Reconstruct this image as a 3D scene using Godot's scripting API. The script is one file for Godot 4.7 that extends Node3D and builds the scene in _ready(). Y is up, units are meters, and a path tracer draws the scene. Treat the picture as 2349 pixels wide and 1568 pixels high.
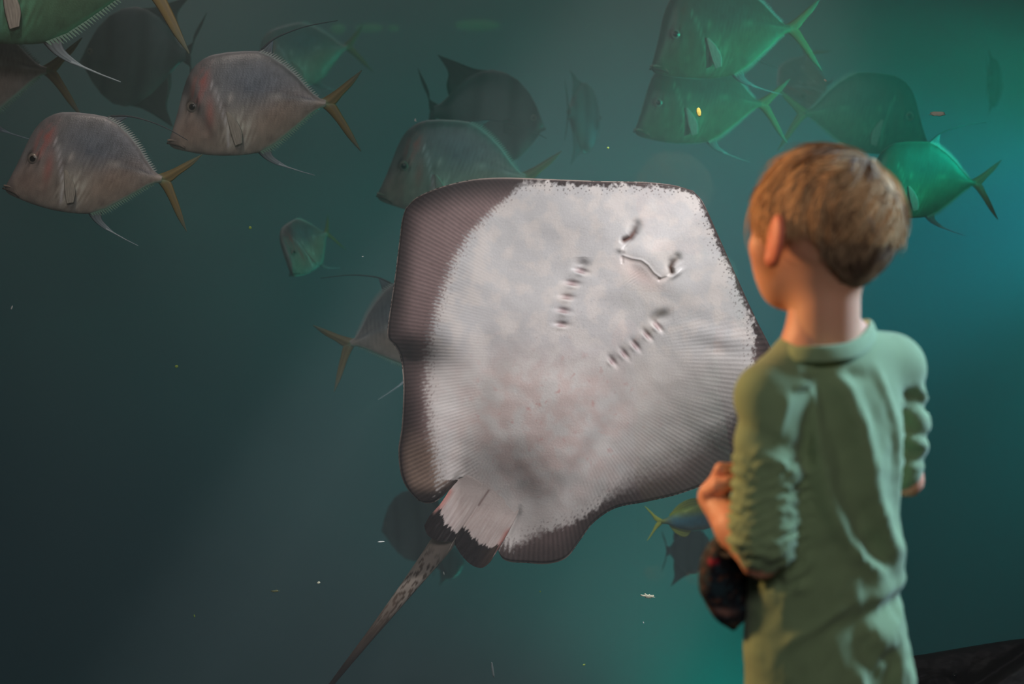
extends Node3D
# A boy at the big window of an aquarium, looking at a stingray that shows its pale underside; silvery fish behind it in green-blue water.
# Units are metres. The glass stands at z = 0, the water is on the -z side, the gallery with the boy on the +z side.

const EYE := Vector3(0.0, 1.2, 2.3)
const FPX := 3262.0
const CX := 1174.5
const HY := 365.0

var used := {}
var M := {}
var nz := FastNoiseLite.new()
var nb := FastNoiseLite.new()
var nc := FastNoiseLite.new()


func W(px: float, py: float, d: float) -> Vector3:   # the point of the place that lies d metres in front of the eye
	return Vector3((px - CX) / FPX * d, EYE.y - (py - HY) / FPX * d, EYE.z - d)


func S(r: int, g: int, b: int) -> Color:
	return Color(r / 255.0, g / 255.0, b / 255.0)


func L(r: int, g: int, b: int) -> Color:   # a linear colour for vertex colours
	return S(r, g, b).srgb_to_linear()


func ss(a: float, b: float, x: float) -> float:
	var t := clampf((x - a) / (b - a), 0.0, 1.0)
	return t * t * (3.0 - 2.0 * t)


func gauss(x: float, y: float, cx: float, cy: float, sx: float, sy: float, ang := 0.0) -> float:
	var dx := x - cx
	var dy := y - cy
	if ang != 0.0:
		var c := cos(ang)
		var s := sin(ang)
		var ex := dx * c + dy * s
		dy = -dx * s + dy * c
		dx = ex
	var q := dx * dx / (sx * sx) + dy * dy / (sy * sy)
	return exp(-q) if q < 12.0 else 0.0


func numbered(called: String) -> String:
	if not used.has(called):
		used[called] = 0
		return called
	used[called] += 1
	return "%s_%03d" % [called, used[called]]


func tag(o: Node, label := "", category := "", group := "", kind := "") -> Node:
	if label: o.set_meta("label", label)
	if category: o.set_meta("category", category)
	if group: o.set_meta("group", group)
	if kind: o.set_meta("kind", kind)
	return o


func thing(called: String, label: String, category: String, at := Vector3.ZERO, group := "", kind := "") -> Node3D:
	var o := Node3D.new()
	o.name = numbered(called)
	add_child(o)
	o.position = at
	tag(o, label, category, group, kind)
	return o


func put(called: String, mesh: Mesh, mat: Material, parent: Node = null) -> MeshInstance3D:
	var o := MeshInstance3D.new()
	o.name = called if parent else numbered(called)
	o.mesh = mesh
	o.material_override = mat
	if parent: parent.add_child(o, true)
	else: add_child(o, true)
	return o


func mat(c: Color, rough := 0.6, vertex := false, metal := 0.0) -> StandardMaterial3D:
	var m := StandardMaterial3D.new()
	m.albedo_color = c
	m.roughness = rough
	m.metallic = metal
	m.vertex_color_use_as_albedo = vertex
	return m


func noise_tex(freq: float, size := 512, octaves := 4, type := FastNoiseLite.TYPE_SIMPLEX_SMOOTH, sd := 5) -> NoiseTexture2D:
	var n := FastNoiseLite.new()
	n.noise_type = type
	n.frequency = freq
	n.fractal_octaves = octaves
	n.seed = sd
	var t := NoiseTexture2D.new()
	t.width = size
	t.height = size
	t.seamless = true
	t.noise = n
	return t


func bump(m: StandardMaterial3D, t: Texture2D, cm: float, scale: float) -> void:
	m.heightmap_enabled = true
	m.heightmap_texture = t
	m.heightmap_scale = cm
	m.uv1_triplanar = true
	m.uv1_scale = Vector3.ONE * scale


func lerp_tab(tab: Array, x: float) -> float:   # piecewise linear through [x, y] pairs
	if x <= tab[0][0]: return tab[0][1]
	for i in range(1, tab.size()):
		if x <= tab[i][0]:
			var a: Array = tab[i - 1]
			var b: Array = tab[i]
			return lerpf(a[1], b[1], (x - a[0]) / (b[0] - a[0]))
	return tab[-1][1]


func spline(pts: Array, n: int) -> PackedVector2Array:   # a smooth curve through pts as n points even in length
	var c := Curve2D.new()
	for i in pts.size():
		var p := Vector2(pts[i][0], pts[i][1])
		var a := Vector2(pts[maxi(i - 1, 0)][0], pts[maxi(i - 1, 0)][1])
		var b := Vector2(pts[mini(i + 1, pts.size() - 1)][0], pts[mini(i + 1, pts.size() - 1)][1])
		var t := (b - a).normalized()
		c.add_point(p, -t * (p - a).length() * 0.33, t * (b - p).length() * 0.33)
	c.bake_interval = 1.5
	var out := PackedVector2Array()
	var len_ := c.get_baked_length()
	for i in n:
		out.append(c.sample_baked(len_ * i / (n - 1), true))
	return out


func grid_mesh(p: PackedVector3Array, col: PackedColorArray, nu: int, nv: int, out: Vector3, close_u := false, uv := PackedVector2Array()) -> ArrayMesh:
	# a sheet of nu x nv points; «out» says on which side its face lies (zero: by u x v)
	var nrm := PackedVector3Array()
	nrm.resize(nu * nv)
	for j in nv:
		for i in nu:
			var i0 := i - 1
			var i1 := i + 1
			if close_u:
				if i0 < 0: i0 = nu - 2
				if i1 >= nu: i1 = 1
			else:
				i0 = maxi(i0, 0)
				i1 = mini(i1, nu - 1)
			var du := p[j * nu + i1] - p[j * nu + i0]
			var dv := p[mini(j + 1, nv - 1) * nu + i] - p[maxi(j - 1, 0) * nu + i]
			nrm[j * nu + i] = du.cross(dv).normalized()
	var flip := false
	if out != Vector3.ZERO:
		var s := 0.0
		for k in range(0, nu * nv, 7): s += nrm[k].dot(out)
		flip = s < 0.0
	if flip:
		for k in nu * nv: nrm[k] = -nrm[k]
	var idx := PackedInt32Array()
	idx.resize((nu - 1) * (nv - 1) * 6)
	var q := 0
	for j in nv - 1:
		for i in nu - 1:
			var a := j * nu + i
			var b := a + 1
			var c := a + nu
			var d := c + 1
			if flip:
				idx[q] = a; idx[q + 1] = b; idx[q + 2] = c; idx[q + 3] = b; idx[q + 4] = d; idx[q + 5] = c
			else:
				idx[q] = a; idx[q + 1] = c; idx[q + 2] = b; idx[q + 3] = b; idx[q + 4] = c; idx[q + 5] = d
			q += 6
	var ar := []
	ar.resize(Mesh.ARRAY_MAX)
	ar[Mesh.ARRAY_VERTEX] = p
	ar[Mesh.ARRAY_NORMAL] = nrm
	if col.size(): ar[Mesh.ARRAY_COLOR] = col
	if uv.size(): ar[Mesh.ARRAY_TEX_UV] = uv
	ar[Mesh.ARRAY_INDEX] = idx
	var m := ArrayMesh.new()
	m.add_surface_from_arrays(Mesh.PRIMITIVE_TRIANGLES, ar)
	return m


func join(meshes: Array) -> ArrayMesh:
	var st := SurfaceTool.new()
	st.begin(Mesh.PRIMITIVE_TRIANGLES)
	for m in meshes: st.append_from(m, 0, Transform3D())
	return st.commit()


func tube(path: Array, radii: Array, col: Array, sides := 8, squash := 1.0, side_axis := Vector3.ZERO) -> ArrayMesh:
	# a closed tapered tube through path; squash flattens it along the second axis of its cross-section
	var n := path.size()
	var p := PackedVector3Array()
	var c := PackedColorArray()
	var nu := sides + 1
	for j in range(-1, n + 1):
		var k := clampi(j, 0, n - 1)
		var t: Vector3 = (path[mini(k + 1, n - 1)] - path[maxi(k - 1, 0)]).normalized()
		var ref := side_axis if side_axis != Vector3.ZERO else (Vector3.UP if absf(t.y) < 0.9 else Vector3.RIGHT)
		var a := ref.cross(t).normalized()
		var b := t.cross(a).normalized()
		var r: float = radii[k] if j == k else 0.00002
		for i in nu:
			var w := TAU * (i % sides) / sides
			p.append(path[k] + a * cos(w) * r + b * sin(w) * r * squash)
			c.append(col[k] if col.size() == n else col[0])
	return fix_out(grid_mesh(p, c, nu, n + 2, Vector3.ZERO, true))


func fix_out(m: ArrayMesh) -> ArrayMesh:   # turns a closed mesh right side out, by its volume
	var ar := m.surface_get_arrays(0)
	var v: PackedVector3Array = ar[Mesh.ARRAY_VERTEX]
	var ix: PackedInt32Array = ar[Mesh.ARRAY_INDEX]
	var o := v[0]
	var vol := 0.0
	for k in range(0, ix.size(), 3):
		vol += (v[ix[k]] - o).dot((v[ix[k + 1]] - o).cross(v[ix[k + 2]] - o))
	if vol <= 0.0: return m     # clockwise faces: a solid has negative volume this way round
	for k in range(0, ix.size(), 3):
		var t := ix[k + 1]
		ix[k + 1] = ix[k + 2]
		ix[k + 2] = t
	var nn: PackedVector3Array = ar[Mesh.ARRAY_NORMAL]
	for k in nn.size(): nn[k] = -nn[k]
	ar[Mesh.ARRAY_INDEX] = ix
	ar[Mesh.ARRAY_NORMAL] = nn
	var r := ArrayMesh.new()
	r.add_surface_from_arrays(Mesh.PRIMITIVE_TRIANGLES, ar)
	return r


func bevel_box(size: Vector3, bev := 0.01) -> ArrayMesh:
	# a box with chamfered edges
	var h := size / 2.0
	bev = minf(bev, minf(h.x, minf(h.y, h.z)) * 0.9)
	var st := SurfaceTool.new()
	st.begin(Mesh.PRIMITIVE_TRIANGLES)
	st.set_smooth_group(-1)
	var quad := func(a: Vector3, b: Vector3, c: Vector3, d: Vector3) -> void:
		var nn := (b - a).cross(c - a)
		var pts := [a, b, c, d] if nn.dot(a + b + c + d) < 0.0 else [d, c, b, a]
		for k in [0, 1, 2, 0, 2, 3]: st.add_vertex(pts[k])
	for ax in 3:
		for s in [-1.0, 1.0]:
			var u := (ax + 1) % 3
			var w := (ax + 2) % 3
			var f := []
			for e in [[-1, -1], [1, -1], [1, 1], [-1, 1]]:
				var q := Vector3.ZERO
				q[ax] = s * h[ax]
				q[u] = e[0] * (h[u] - bev)
				q[w] = e[1] * (h[w] - bev)
				f.append(q)
			quad.call(f[0], f[1], f[2], f[3])
			for s2 in [-1.0, 1.0]:       # edge between face (ax, s) and face (u, s2)
				var e4 := []
				for t in [-1.0, 1.0]:
					var a := Vector3.ZERO
					a[ax] = s * h[ax]; a[u] = s2 * (h[u] - bev); a[w] = t * (h[w] - bev)
					var b := Vector3.ZERO
					b[ax] = s * (h[ax] - bev); b[u] = s2 * h[u]; b[w] = t * (h[w] - bev)
					e4.append_array([a, b])
				quad.call(e4[0], e4[1], e4[3], e4[2])
	for sx in [-1.0, 1.0]:
		for sy in [-1.0, 1.0]:
			for sz in [-1.0, 1.0]:
				var a := Vector3(sx * h.x, sy * (h.y - bev), sz * (h.z - bev))
				var b := Vector3(sx * (h.x - bev), sy * h.y, sz * (h.z - bev))
				var c := Vector3(sx * (h.x - bev), sy * (h.y - bev), sz * h.z)
				var t3 := [a, b, c] if (b - a).cross(c - a).dot(a) < 0.0 else [a, c, b]
				for q in t3: st.add_vertex(q)
	st.generate_normals()
	return st.commit()


# ---------------------------------------------------------------- a field of rounded shapes and the skin drawn round it

class Field:
	var lo: Vector3
	var cell: float
	var nx: int
	var ny: int
	var nz: int
	var v := PackedFloat32Array()

	func _init(a: Vector3, b: Vector3, size: float) -> void:
		lo = a
		cell = size
		nx = int(ceil((b.x - a.x) / size)) + 1
		ny = int(ceil((b.y - a.y) / size)) + 1
		nz = int(ceil((b.z - a.z) / size)) + 1
		v.resize(nx * ny * nz)
		v.fill(0.08)

	func reach(a: Vector3, b: Vector3, pad: float) -> Array:
		var q0 := ((a - Vector3.ONE * pad - lo) / cell).floor()
		var q1 := ((b + Vector3.ONE * pad - lo) / cell).ceil()
		return [maxi(int(q0.x), 0), maxi(int(q0.y), 0), maxi(int(q0.z), 0), mini(int(q1.x), nx - 1), mini(int(q1.y), ny - 1), mini(int(q1.z), nz - 1)]

	func mixin(i: int, d: float, k: float) -> void:
		var o := v[i]
		if k < 0.0:              # carve
			k = -k
			var hc := clampf(0.5 - 0.5 * (o + d) / k, 0.0, 1.0)
			v[i] = lerpf(o, -d, hc) + k * hc * (1.0 - hc)
			return
		var h := clampf(0.5 + 0.5 * (o - d) / k, 0.0, 1.0)
		v[i] = lerpf(o, d, h) - k * h * (1.0 - h)

	func bone(a: Vector3, b: Vector3, ra: float, rb: float, k := 0.012) -> void:   # a tapered capsule
		var ka := absf(k)
		var e := reach(a.min(b), a.max(b), maxf(ra, rb) + ka + 3.0 * cell)
		var ab := b - a
		var inv := 1.0 / maxf(ab.length_squared(), 1e-9)
		for z in range(e[2], e[5] + 1):
			for y in range(e[1], e[4] + 1):
				var at := (z * ny + y) * nx
				for x in range(e[0], e[3] + 1):
					var p := lo + Vector3(x, y, z) * cell - a
					var t := clampf(p.dot(ab) * inv, 0.0, 1.0)
					mixin(at + x, (p - ab * t).length() - lerpf(ra, rb, t), k)

	func egg(c: Vector3, r: Vector3, basis := Basis(), k := 0.012) -> void:   # an ellipsoid with axes along basis
		var ka := absf(k)
		var m := maxf(r.x, maxf(r.y, r.z))
		var e := reach(c, c, m + ka + 3.0 * cell)
		var inv := basis.transposed()
		for z in range(e[2], e[5] + 1):
			for y in range(e[1], e[4] + 1):
				var at := (z * ny + y) * nx
				for x in range(e[0], e[3] + 1):
					var p := inv * (lo + Vector3(x, y, z) * cell - c)
					var q := p / r
					var k0 := q.length()
					var k1 := (q / r).length()
					mixin(at + x, (k0 * (k0 - 1.0) / k1) if k1 > 1e-6 else -m, k)

	func skin() -> Array:   # surface nets: [points, normals, indices]
		var at := {}
		var pts := PackedVector3Array()
		var nrm := PackedVector3Array()
		var idx := PackedInt32Array()
		var sx := 1
		var sy := nx
		var sz := nx * ny
		var off := [0, sx, sy, sx + sy, sz, sx + sz, sy + sz, sx + sy + sz]
		var edges := [[0, 1], [2, 3], [4, 5], [6, 7], [0, 2], [1, 3], [4, 6], [5, 7], [0, 4], [1, 5], [2, 6], [3, 7]]
		for z in nz - 1:
			for y in ny - 1:
				var row := (z * ny + y) * nx
				for x in nx - 1:
					var i := row + x
					var v0 := v[i]
					if absf(v0) > cell * 2.2: continue
					var neg := 0
					for o in off:
						if v[i + o] < 0.0: neg += 1
					if neg == 0 or neg == 8: continue
					var sum := Vector3.ZERO
					var cnt := 0
					for e in edges:
						var fa := v[i + off[e[0]]]
						var fb := v[i + off[e[1]]]
						if (fa < 0.0) != (fb < 0.0):
							var t := fa / (fa - fb)
							var a: int = e[0]
							var b: int = e[1]
							var pa := Vector3(a & 1, (a >> 1) & 1, a >> 2)
							var pb := Vector3(b & 1, (b >> 1) & 1, b >> 2)
							sum += pa.lerp(pb, t)
							cnt += 1
					at[i] = pts.size()
					pts.append(lo + (Vector3(x, y, z) + sum / cnt) * cell)
					nrm.append(Vector3(v[i + sx] + v[i + sx + sy] + v[i + sx + sz] + v[i + sx + sy + sz] - v[i] - v[i + sy] - v[i + sz] - v[i + sy + sz],
						v[i + sy] + v[i + sx + sy] + v[i + sy + sz] + v[i + sx + sy + sz] - v[i] - v[i + sx] - v[i + sz] - v[i + sx + sz],
						v[i + sz] + v[i + sx + sz] + v[i + sy + sz] + v[i + sx + sy + sz] - v[i] - v[i + sx] - v[i + sy] - v[i + sx + sy]).normalized())
		var step := [sx, sy, sz]
		for i in at:
			for ax in 3:
				var a: int = step[(ax + 1) % 3]
				var b: int = step[(ax + 2) % 3]
				var s: int = step[ax]
				if (v[i] < 0.0) == (v[i + s] < 0.0): continue
				if not (at.has(i - a) and at.has(i - b) and at.has(i - a - b)): continue
				var q := [at[i], at[i - a], at[i - a - b], at[i - b]]
				if v[i] < 0.0: idx.append_array(PackedInt32Array([q[0], q[2], q[1], q[0], q[3], q[2]]))
				else: idx.append_array(PackedInt32Array([q[0], q[1], q[2], q[0], q[2], q[3]]))
		return [pts, nrm, idx]


func skinned(f: Field, tint: Callable, push = null) -> ArrayMesh:
	# the skin of a field; push moves each point along its normal (folds), tint gives its linear colour
	var s := f.skin()
	var p: PackedVector3Array = s[0]
	var n: PackedVector3Array = s[1]
	var ix: PackedInt32Array = s[2]
	var c := PackedColorArray()
	c.resize(p.size())
	for k in p.size():
		if push != null: p[k] += n[k] * float(push.call(p[k], n[k]))
		c[k] = tint.call(p[k], n[k])
	if push != null:
		var acc := PackedVector3Array()
		acc.resize(p.size())
		for k in range(0, ix.size(), 3):
			var fn := (p[ix[k + 2]] - p[ix[k]]).cross(p[ix[k + 1]] - p[ix[k]])
			for e in 3: acc[ix[k + e]] += fn
		for k in p.size(): n[k] = acc[k].normalized()
	var ar := []
	ar.resize(Mesh.ARRAY_MAX)
	ar[Mesh.ARRAY_VERTEX] = p
	ar[Mesh.ARRAY_NORMAL] = n
	ar[Mesh.ARRAY_COLOR] = c
	ar[Mesh.ARRAY_INDEX] = ix
	var m := ArrayMesh.new()
	m.add_surface_from_arrays(Mesh.PRIMITIVE_TRIANGLES, ar)
	return m


func _ready() -> void:
	# ---- camera, sky, light, exposure
	var cam := Camera3D.new()
	cam.name = "camera"
	add_child(cam)
	cam.position = EYE
	cam.projection = Camera3D.PROJECTION_FRUSTUM
	cam.near = 0.05
	cam.far = 60.0
	cam.size = 2.0 * cam.near * 784.0 / FPX
	cam.frustum_offset = Vector2(0.0, -419.0 / FPX * cam.near)
	var at := CameraAttributesPhysical.new()
	at.frustum_focal_length = 50.0
	at.frustum_focus_distance = 2.48
	at.exposure_aperture = 2.9
	cam.attributes = at
	cam.current = true
	var env := Environment.new()
	env.background_mode = Environment.BG_COLOR
	env.background_color = Color.BLACK
	env.tonemap_mode = Environment.TONE_MAPPER_LINEAR
	env.tonemap_exposure = 1.0
	env.sdfgi_enabled = true
	env.ssao_enabled = true
	env.ssil_enabled = true
	env.volumetric_fog_enabled = true
	env.volumetric_fog_density = 0.0
	var we := WorldEnvironment.new()
	we.name = "surroundings"
	we.environment = env
	add_child(we)
	nz.noise_type = FastNoiseLite.TYPE_SIMPLEX_SMOOTH
	nz.frequency = 0.012
	nz.fractal_octaves = 3
	nz.seed = 11
	nb.frequency = 0.02
	nb.seed = 4
	nc.noise_type = FastNoiseLite.TYPE_CELLULAR
	nc.frequency = 0.1
	nc.fractal_type = FastNoiseLite.FRACTAL_NONE
	nc.cellular_return_type = FastNoiseLite.RETURN_DISTANCE
	nc.seed = 3
	build_lights()
	build_shell()
	far_glows()
	build_ray()
	build_fishes()
	build_boy()
	build_flakes()


func spot(called: String, at: Vector3, to: Vector3, c: Color, e: float, ang: float, size := 0.06, soft := 1.0) -> void:
	var l := SpotLight3D.new()
	l.name = called
	add_child(l)
	l.look_at_from_position(at, to, Vector3.UP if absf((to - at).normalized().y) < 0.98 else Vector3.RIGHT)
	l.light_color = c
	l.light_energy = e
	l.spot_angle = ang
	l.spot_angle_attenuation = soft
	l.spot_range = 14.0
	l.spot_attenuation = 2.0
	l.light_size = size
	l.shadow_enabled = true


func area(called: String, at: Vector3, to: Vector3, size: Vector2, c: Color, e: float) -> void:
	var l := AreaLight3D.new()
	l.name = called
	add_child(l)
	l.look_at_from_position(at, to, Vector3.UP if absf((to - at).normalized().y) < 0.98 else Vector3.RIGHT)
	l.area_size = size
	l.light_color = c
	l.light_energy = e
	l.area_range = 14.0
	l.shadow_enabled = true


func lamp_box(called: String, label: String, at: Vector3, to: Vector3, size: Vector2, c: Color, glow: float, group := "") -> void:
	# the fitting behind a light: a housing and a glowing face a little behind the light itself
	var t := thing(called, label, "lamp", at, group)
	t.look_at_from_position(at, to, Vector3.UP if absf((to - at).normalized().y) < 0.98 else Vector3.RIGHT)
	var h := put("housing", bevel_box(Vector3(size.x + 0.05, size.y + 0.05, 0.08), 0.01), mat(S(40, 42, 44), 0.5), t)
	h.position = Vector3(0, 0, 0.062)
	var g := mat(S(230, 230, 225), 0.4)
	g.emission_enabled = true
	g.emission = c
	g.emission_energy_multiplier = glow
	var f := put("lamp_face", bevel_box(Vector3(size.x, size.y, 0.012), 0.004), g, t)
	f.position = Vector3(0, 0, 0.016)


func build_lights() -> void:
	var cyan := S(176, 214, 250)
	var warm := S(255, 196, 140)
	var white := S(255, 246, 240)
	var teal := Color(0.02, 0.82, 1.0).linear_to_srgb()
	var green := Color(0.04, 1.0, 0.78).linear_to_srgb()
	# gallery: a cool panel on the right beside the glass, a warm lamp on the left, a white spot over the ray, an added fill spot on the shoal
	var a := Vector3(1.95, 1.85, 0.30)
	var at := Vector3(0.36, 0.95, 0.72)
	spot("gallery_panel_light", a, at, cyan, 8.2, 27.0, 0.22, 0.7)
	lamp_box("wall_lamp", "square cool white lamp panel beside the right end of the aquarium window", a, at, Vector2(0.44, 0.44), cyan, 0.8)
	a = Vector3(-1.0, 1.45, 0.13)
	at = Vector3(0.33, 0.9, 0.70)
	spot("gallery_warm_light", a, at, warm, 2.4, 28.0, 0.08)
	lamp_box("wall_lamp", "small warm orange lamp beside the left part of the aquarium window", a, at, Vector2(0.18, 0.18), warm, 1.5)
	a = Vector3(0.95, 2.72, 1.05)
	at = Vector3(0.12, 0.88, -0.13)
	spot("gallery_ray_light", a, at, S(250, 246, 246), 6.4, 10.6, 0.05, 0.5)
	lamp_box("ceiling_spot", "white ceiling spot over the boy aimed at the stingray", a, at, Vector2(0.12, 0.12), white, 2.0)
	a = Vector3(0.2, 2.78, 3.7)
	at = Vector3(0.1, 0.9, 0.3)
	area("gallery_fill_light", a, at, Vector2(1.4, 0.9), S(244, 236, 240), 3.8)  # added fill: lifts the dark back of the boy and the water haze
	lamp_box("ceiling_fill_panel", "broad dim white fill panel added under the ceiling at the back of the gallery", a, at, Vector2(1.4, 0.9), S(255, 238, 224), 0.3)
	a = Vector3(-0.75, 2.74, 1.0)
	at = Vector3(-0.66, 1.26, -0.37)
	spot("gallery_shoal_fill", a, at, S(255, 232, 216), 1.15, 13.5, 0.06)  # added to brighten the sides of the left fish
	lamp_box("ceiling_spot", "added soft fill spot left of the boy aimed at the left shoal", a, at, Vector2(0.12, 0.12), S(255, 226, 206), 1.2)
	# tank: two teal lamps by the right wall, a green lamp low on the floor, one green lamp beside the right shoal
	a = Vector3(3.6, 1.2, -4.4)
	at = Vector3(0.1, 0.60, -3.30)
	spot("tank_beam_light", a, at, teal, 46.0, 22.0, 0.06)
	lamp_box("tank_lamp", "teal tank lamp high at the right wall of the tank", a, at, Vector2(0.2, 0.2), teal, 1.0, "lamps in the tank")
	a = Vector3(3.75, 0.62, -4.4)
	at = Vector3(-0.04, -0.03, -3.46)
	spot("tank_wide_light", a, at, Color(0.02, 0.86, 0.84).linear_to_srgb(), 17.0, 54.0, 0.06)
	lamp_box("tank_lamp", "teal tank lamp at the right wall under the high one", a, at, Vector2(0.2, 0.2), teal, 1.0, "lamps in the tank")
	a = Vector3(1.01, -1.43, -3.23)
	at = Vector3(-0.09, 1.31, -1.49)
	spot("tank_floor_light", a, at, green, 8.5, 25.0, 0.06)
	lamp_box("tank_lamp", "green tank lamp down on the tank floor", a, at, Vector2(0.14, 0.14), green, 1.0, "lamps in the tank")
	a = Vector3(1.75, 1.35, -0.30)
	at = Vector3(0.55, 1.33, -0.72)
	spot("tank_side_light", a, at, Color(0.0, 1.0, 0.66).linear_to_srgb(), 3.4, 19.0, 0.05)
	lamp_box("tank_lamp", "green tank lamp just inside the glass beyond its right end", a, at, Vector2(0.12, 0.12), green, 1.0, "lamps in the tank")
	a = Vector3(-0.6, 2.92, -2.4)
	at = Vector3(-0.6, 0.0, -2.41)
	area("tank_fill_light", a, at, Vector2(3.6, 2.4), S(255, 226, 222), 1.5)  # added fill that raises the base haze of the water
	lamp_box("tank_lamp", "broad dim white fill panel added under the tank roof", a, at, Vector2(3.6, 2.4), S(255, 226, 222), 0.1, "lamps in the tank")



func far_glows() -> void:   # dim glowing ellipsoids put in as the soft green glows far back under the roof
	for f in [[1095, 58, 105, 26], [848, 64, 66, 20], [903, 65, 26, 14], [775, 66, 34, 24]]:
		var d := 5.6
		var c := W(f[0], f[1], d)
		var g := mat(S(60, 110, 70), 0.6)
		g.emission_enabled = true
		g.emission = S(90, 200, 110)
		g.emission_energy_multiplier = 0.16
		var m := SphereMesh.new()
		m.radius = 0.5
		m.height = 1.0
		m.radial_segments = 24
		m.rings = 12
		var o := put("far_glow", m, g)
		o.position = c
		o.scale = Vector3(f[2] * d / FPX, f[3] * d / FPX, 0.05)
		tag(o, {1095: "longest soft green glow far back at the top, above the dark spadefish", 848: "short soft green glow far back, left of the longest one", 903: "smallest soft green glow far back, between the two longer ones", 775: "leftmost soft green glow far back, beside the dim blue fish"}[f[0]], "lamp", "green glows far back in the tank")


func slab(called: String, size: Vector3, at: Vector3, m: Material, label: String) -> MeshInstance3D:
	var o := put(called, bevel_box(size, 0.01), m)
	o.position = at
	tag(o, label, "", "", "structure")
	return o


func build_shell() -> void:
	var plaster := mat(S(46, 44, 44), 0.9)
	bump(plaster, noise_tex(0.03), 0.15, 1.5)
	var blue := mat(S(52, 104, 108), 0.95)
	bump(blue, noise_tex(0.02), 0.6, 0.8)
	var sand := mat(S(96, 104, 92), 0.95)
	bump(sand, noise_tex(0.04), 0.8, 2.0)
	# gallery, z 0 .. 5
	slab("floor", Vector3(6.0, 0.1, 5.2), Vector3(0, -0.05, 2.6), mat(S(50, 46, 44), 0.5), "dark gallery floor under the boy")
	slab("ceiling", Vector3(6.0, 0.1, 5.2), Vector3(0, 2.95, 2.6), plaster, "dark gallery ceiling")
	slab("wall_left", Vector3(0.1, 2.9, 5.2), Vector3(-2.95, 1.45, 2.6), plaster, "dark gallery wall on the left")
	slab("wall_right", Vector3(0.1, 2.9, 5.2), Vector3(2.95, 1.45, 2.6), plaster, "dark gallery wall on the right")
	slab("wall_back", Vector3(5.8, 2.9, 0.1), Vector3(0, 1.45, 5.15), plaster, "dark gallery wall behind the viewer")
	slab("wall_front_low", Vector3(9.2, 0.3, 0.12), Vector3(0, 0.10, 0.0), plaster, "low dark wall under the aquarium window")
	slab("wall_front_high", Vector3(9.2, 0.65, 0.12), Vector3(0, 2.725, 0.0), plaster, "dark wall over the aquarium window")
	slab("wall_front_left", Vector3(2.3, 2.15, 0.12), Vector3(-3.45, 1.325, 0.0), plaster, "dark wall left of the aquarium window")
	slab("wall_front_right", Vector3(2.3, 2.15, 0.12), Vector3(3.45, 1.325, 0.0), plaster, "dark wall right of the aquarium window")
	var glass := mat(Color(1, 1, 1, 0.02), 0.0)
	glass.transparency = BaseMaterial3D.TRANSPARENCY_ALPHA
	var pane := MeshInstance3D.new()
	pane.name = "window_1"
	var pm := QuadMesh.new()
	pm.size = Vector2(4.6, 2.15)
	pane.mesh = pm
	pane.material_override = glass
	add_child(pane)
	pane.position = Vector3(0, 1.325, 0)
	tag(pane, "clear aquarium window pane between the gallery and the water", "", "", "structure")
	# tank, z 0 .. -6; its floor lies deeper than the gallery's
	slab("wall_tank_front", Vector3(9.2, 1.9, 0.1), Vector3(0, -1.0, 0.0), blue, "tank wall below the window")
	slab("wall_tank_back", Vector3(9.2, 5.0, 0.1), Vector3(0, 0.55, -6.05), blue, "hazy blue-green back wall of the tank")
	slab("wall_tank_left", Vector3(0.1, 5.0, 6.0), Vector3(-4.55, 0.55, -3.0), blue, "dark left side wall of the tank")
	slab("wall_tank_right", Vector3(0.1, 5.0, 6.0), Vector3(4.55, 0.55, -3.0), blue, "dark right side wall of the tank")
	slab("floor_tank", Vector3(9.2, 0.1, 6.1), Vector3(0, -2.0, -3.05), sand, "sandy tank floor lost in the haze")
	slab("ceiling_tank", Vector3(9.2, 0.1, 6.1), Vector3(0, 3.1, -3.05), plaster, "dark roof over the tank")
	var water := FogVolume.new()
	water.name = "tank_water"
	water.shape = RenderingServer.FOG_VOLUME_SHAPE_BOX
	water.size = Vector3(8.96, 4.6, 5.88)
	water.position = Vector3(0, 0.4, -3.02)
	var fm := FogMaterial.new()
	fm.albedo = Color(0.52, 0.70, 0.72).linear_to_srgb()
	fm.density = 0.5
	water.material = fm
	add_child(water)
	tag(water, "green-blue hazy water filling the tank", "water", "", "stuff")


# ---------------------------------------------------------------- the stingray

const RAY_D := 2.43


func seg(x: float, y: float, ax: float, ay: float, bx: float, by: float) -> float:
	var dx := bx - ax
	var dy := by - ay
	var t := clampf(((x - ax) * dx + (y - ay) * dy) / (dx * dx + dy * dy), 0.0, 1.0)
	return Vector2(x - ax - dx * t, y - ay - dy * t).length()


func line_d(x: float, y: float, pts: Array) -> float:
	var m := 1e9
	for i in pts.size() - 1:
		m = minf(m, seg(x, y, pts[i][0], pts[i][1], pts[i + 1][0], pts[i + 1][1]))
	return m


const NOSE1 := [[1432, 551], [1446, 545], [1454, 533], [1460, 516]]
const NOSE2 := [[1541, 624], [1538, 613], [1543, 602], [1553, 591]]
const MOUTH := [[1429, 585], [1449, 592], [1472, 596], [1487, 607], [1501, 625], [1517, 637], [1530, 633]]
const FLAP := [[1459, 535], [1443, 555], [1431, 568], [1427, 588], [1428, 602]]
const CHIN := [[1512, 641], [1530, 634], [1543, 616]]
const GILLS := [[1332, 622, 12, 0.25, 9.0], [1312, 650, 14, 0.15, 6.0], [1300, 682, 13, 0.1, 5.0], [1292, 713, 13, 0.15, 5.0], [1287, 745, 12, 0.1, 5.0],
	[1507, 748, 12, 0.85, 8.0], [1484, 769, 12, 0.85, 5.5], [1457, 793, 12, 0.9, 5.5], [1431, 812, 12, 0.9, 5.0], [1404, 829, 11, 0.9, 5.0]]


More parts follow.
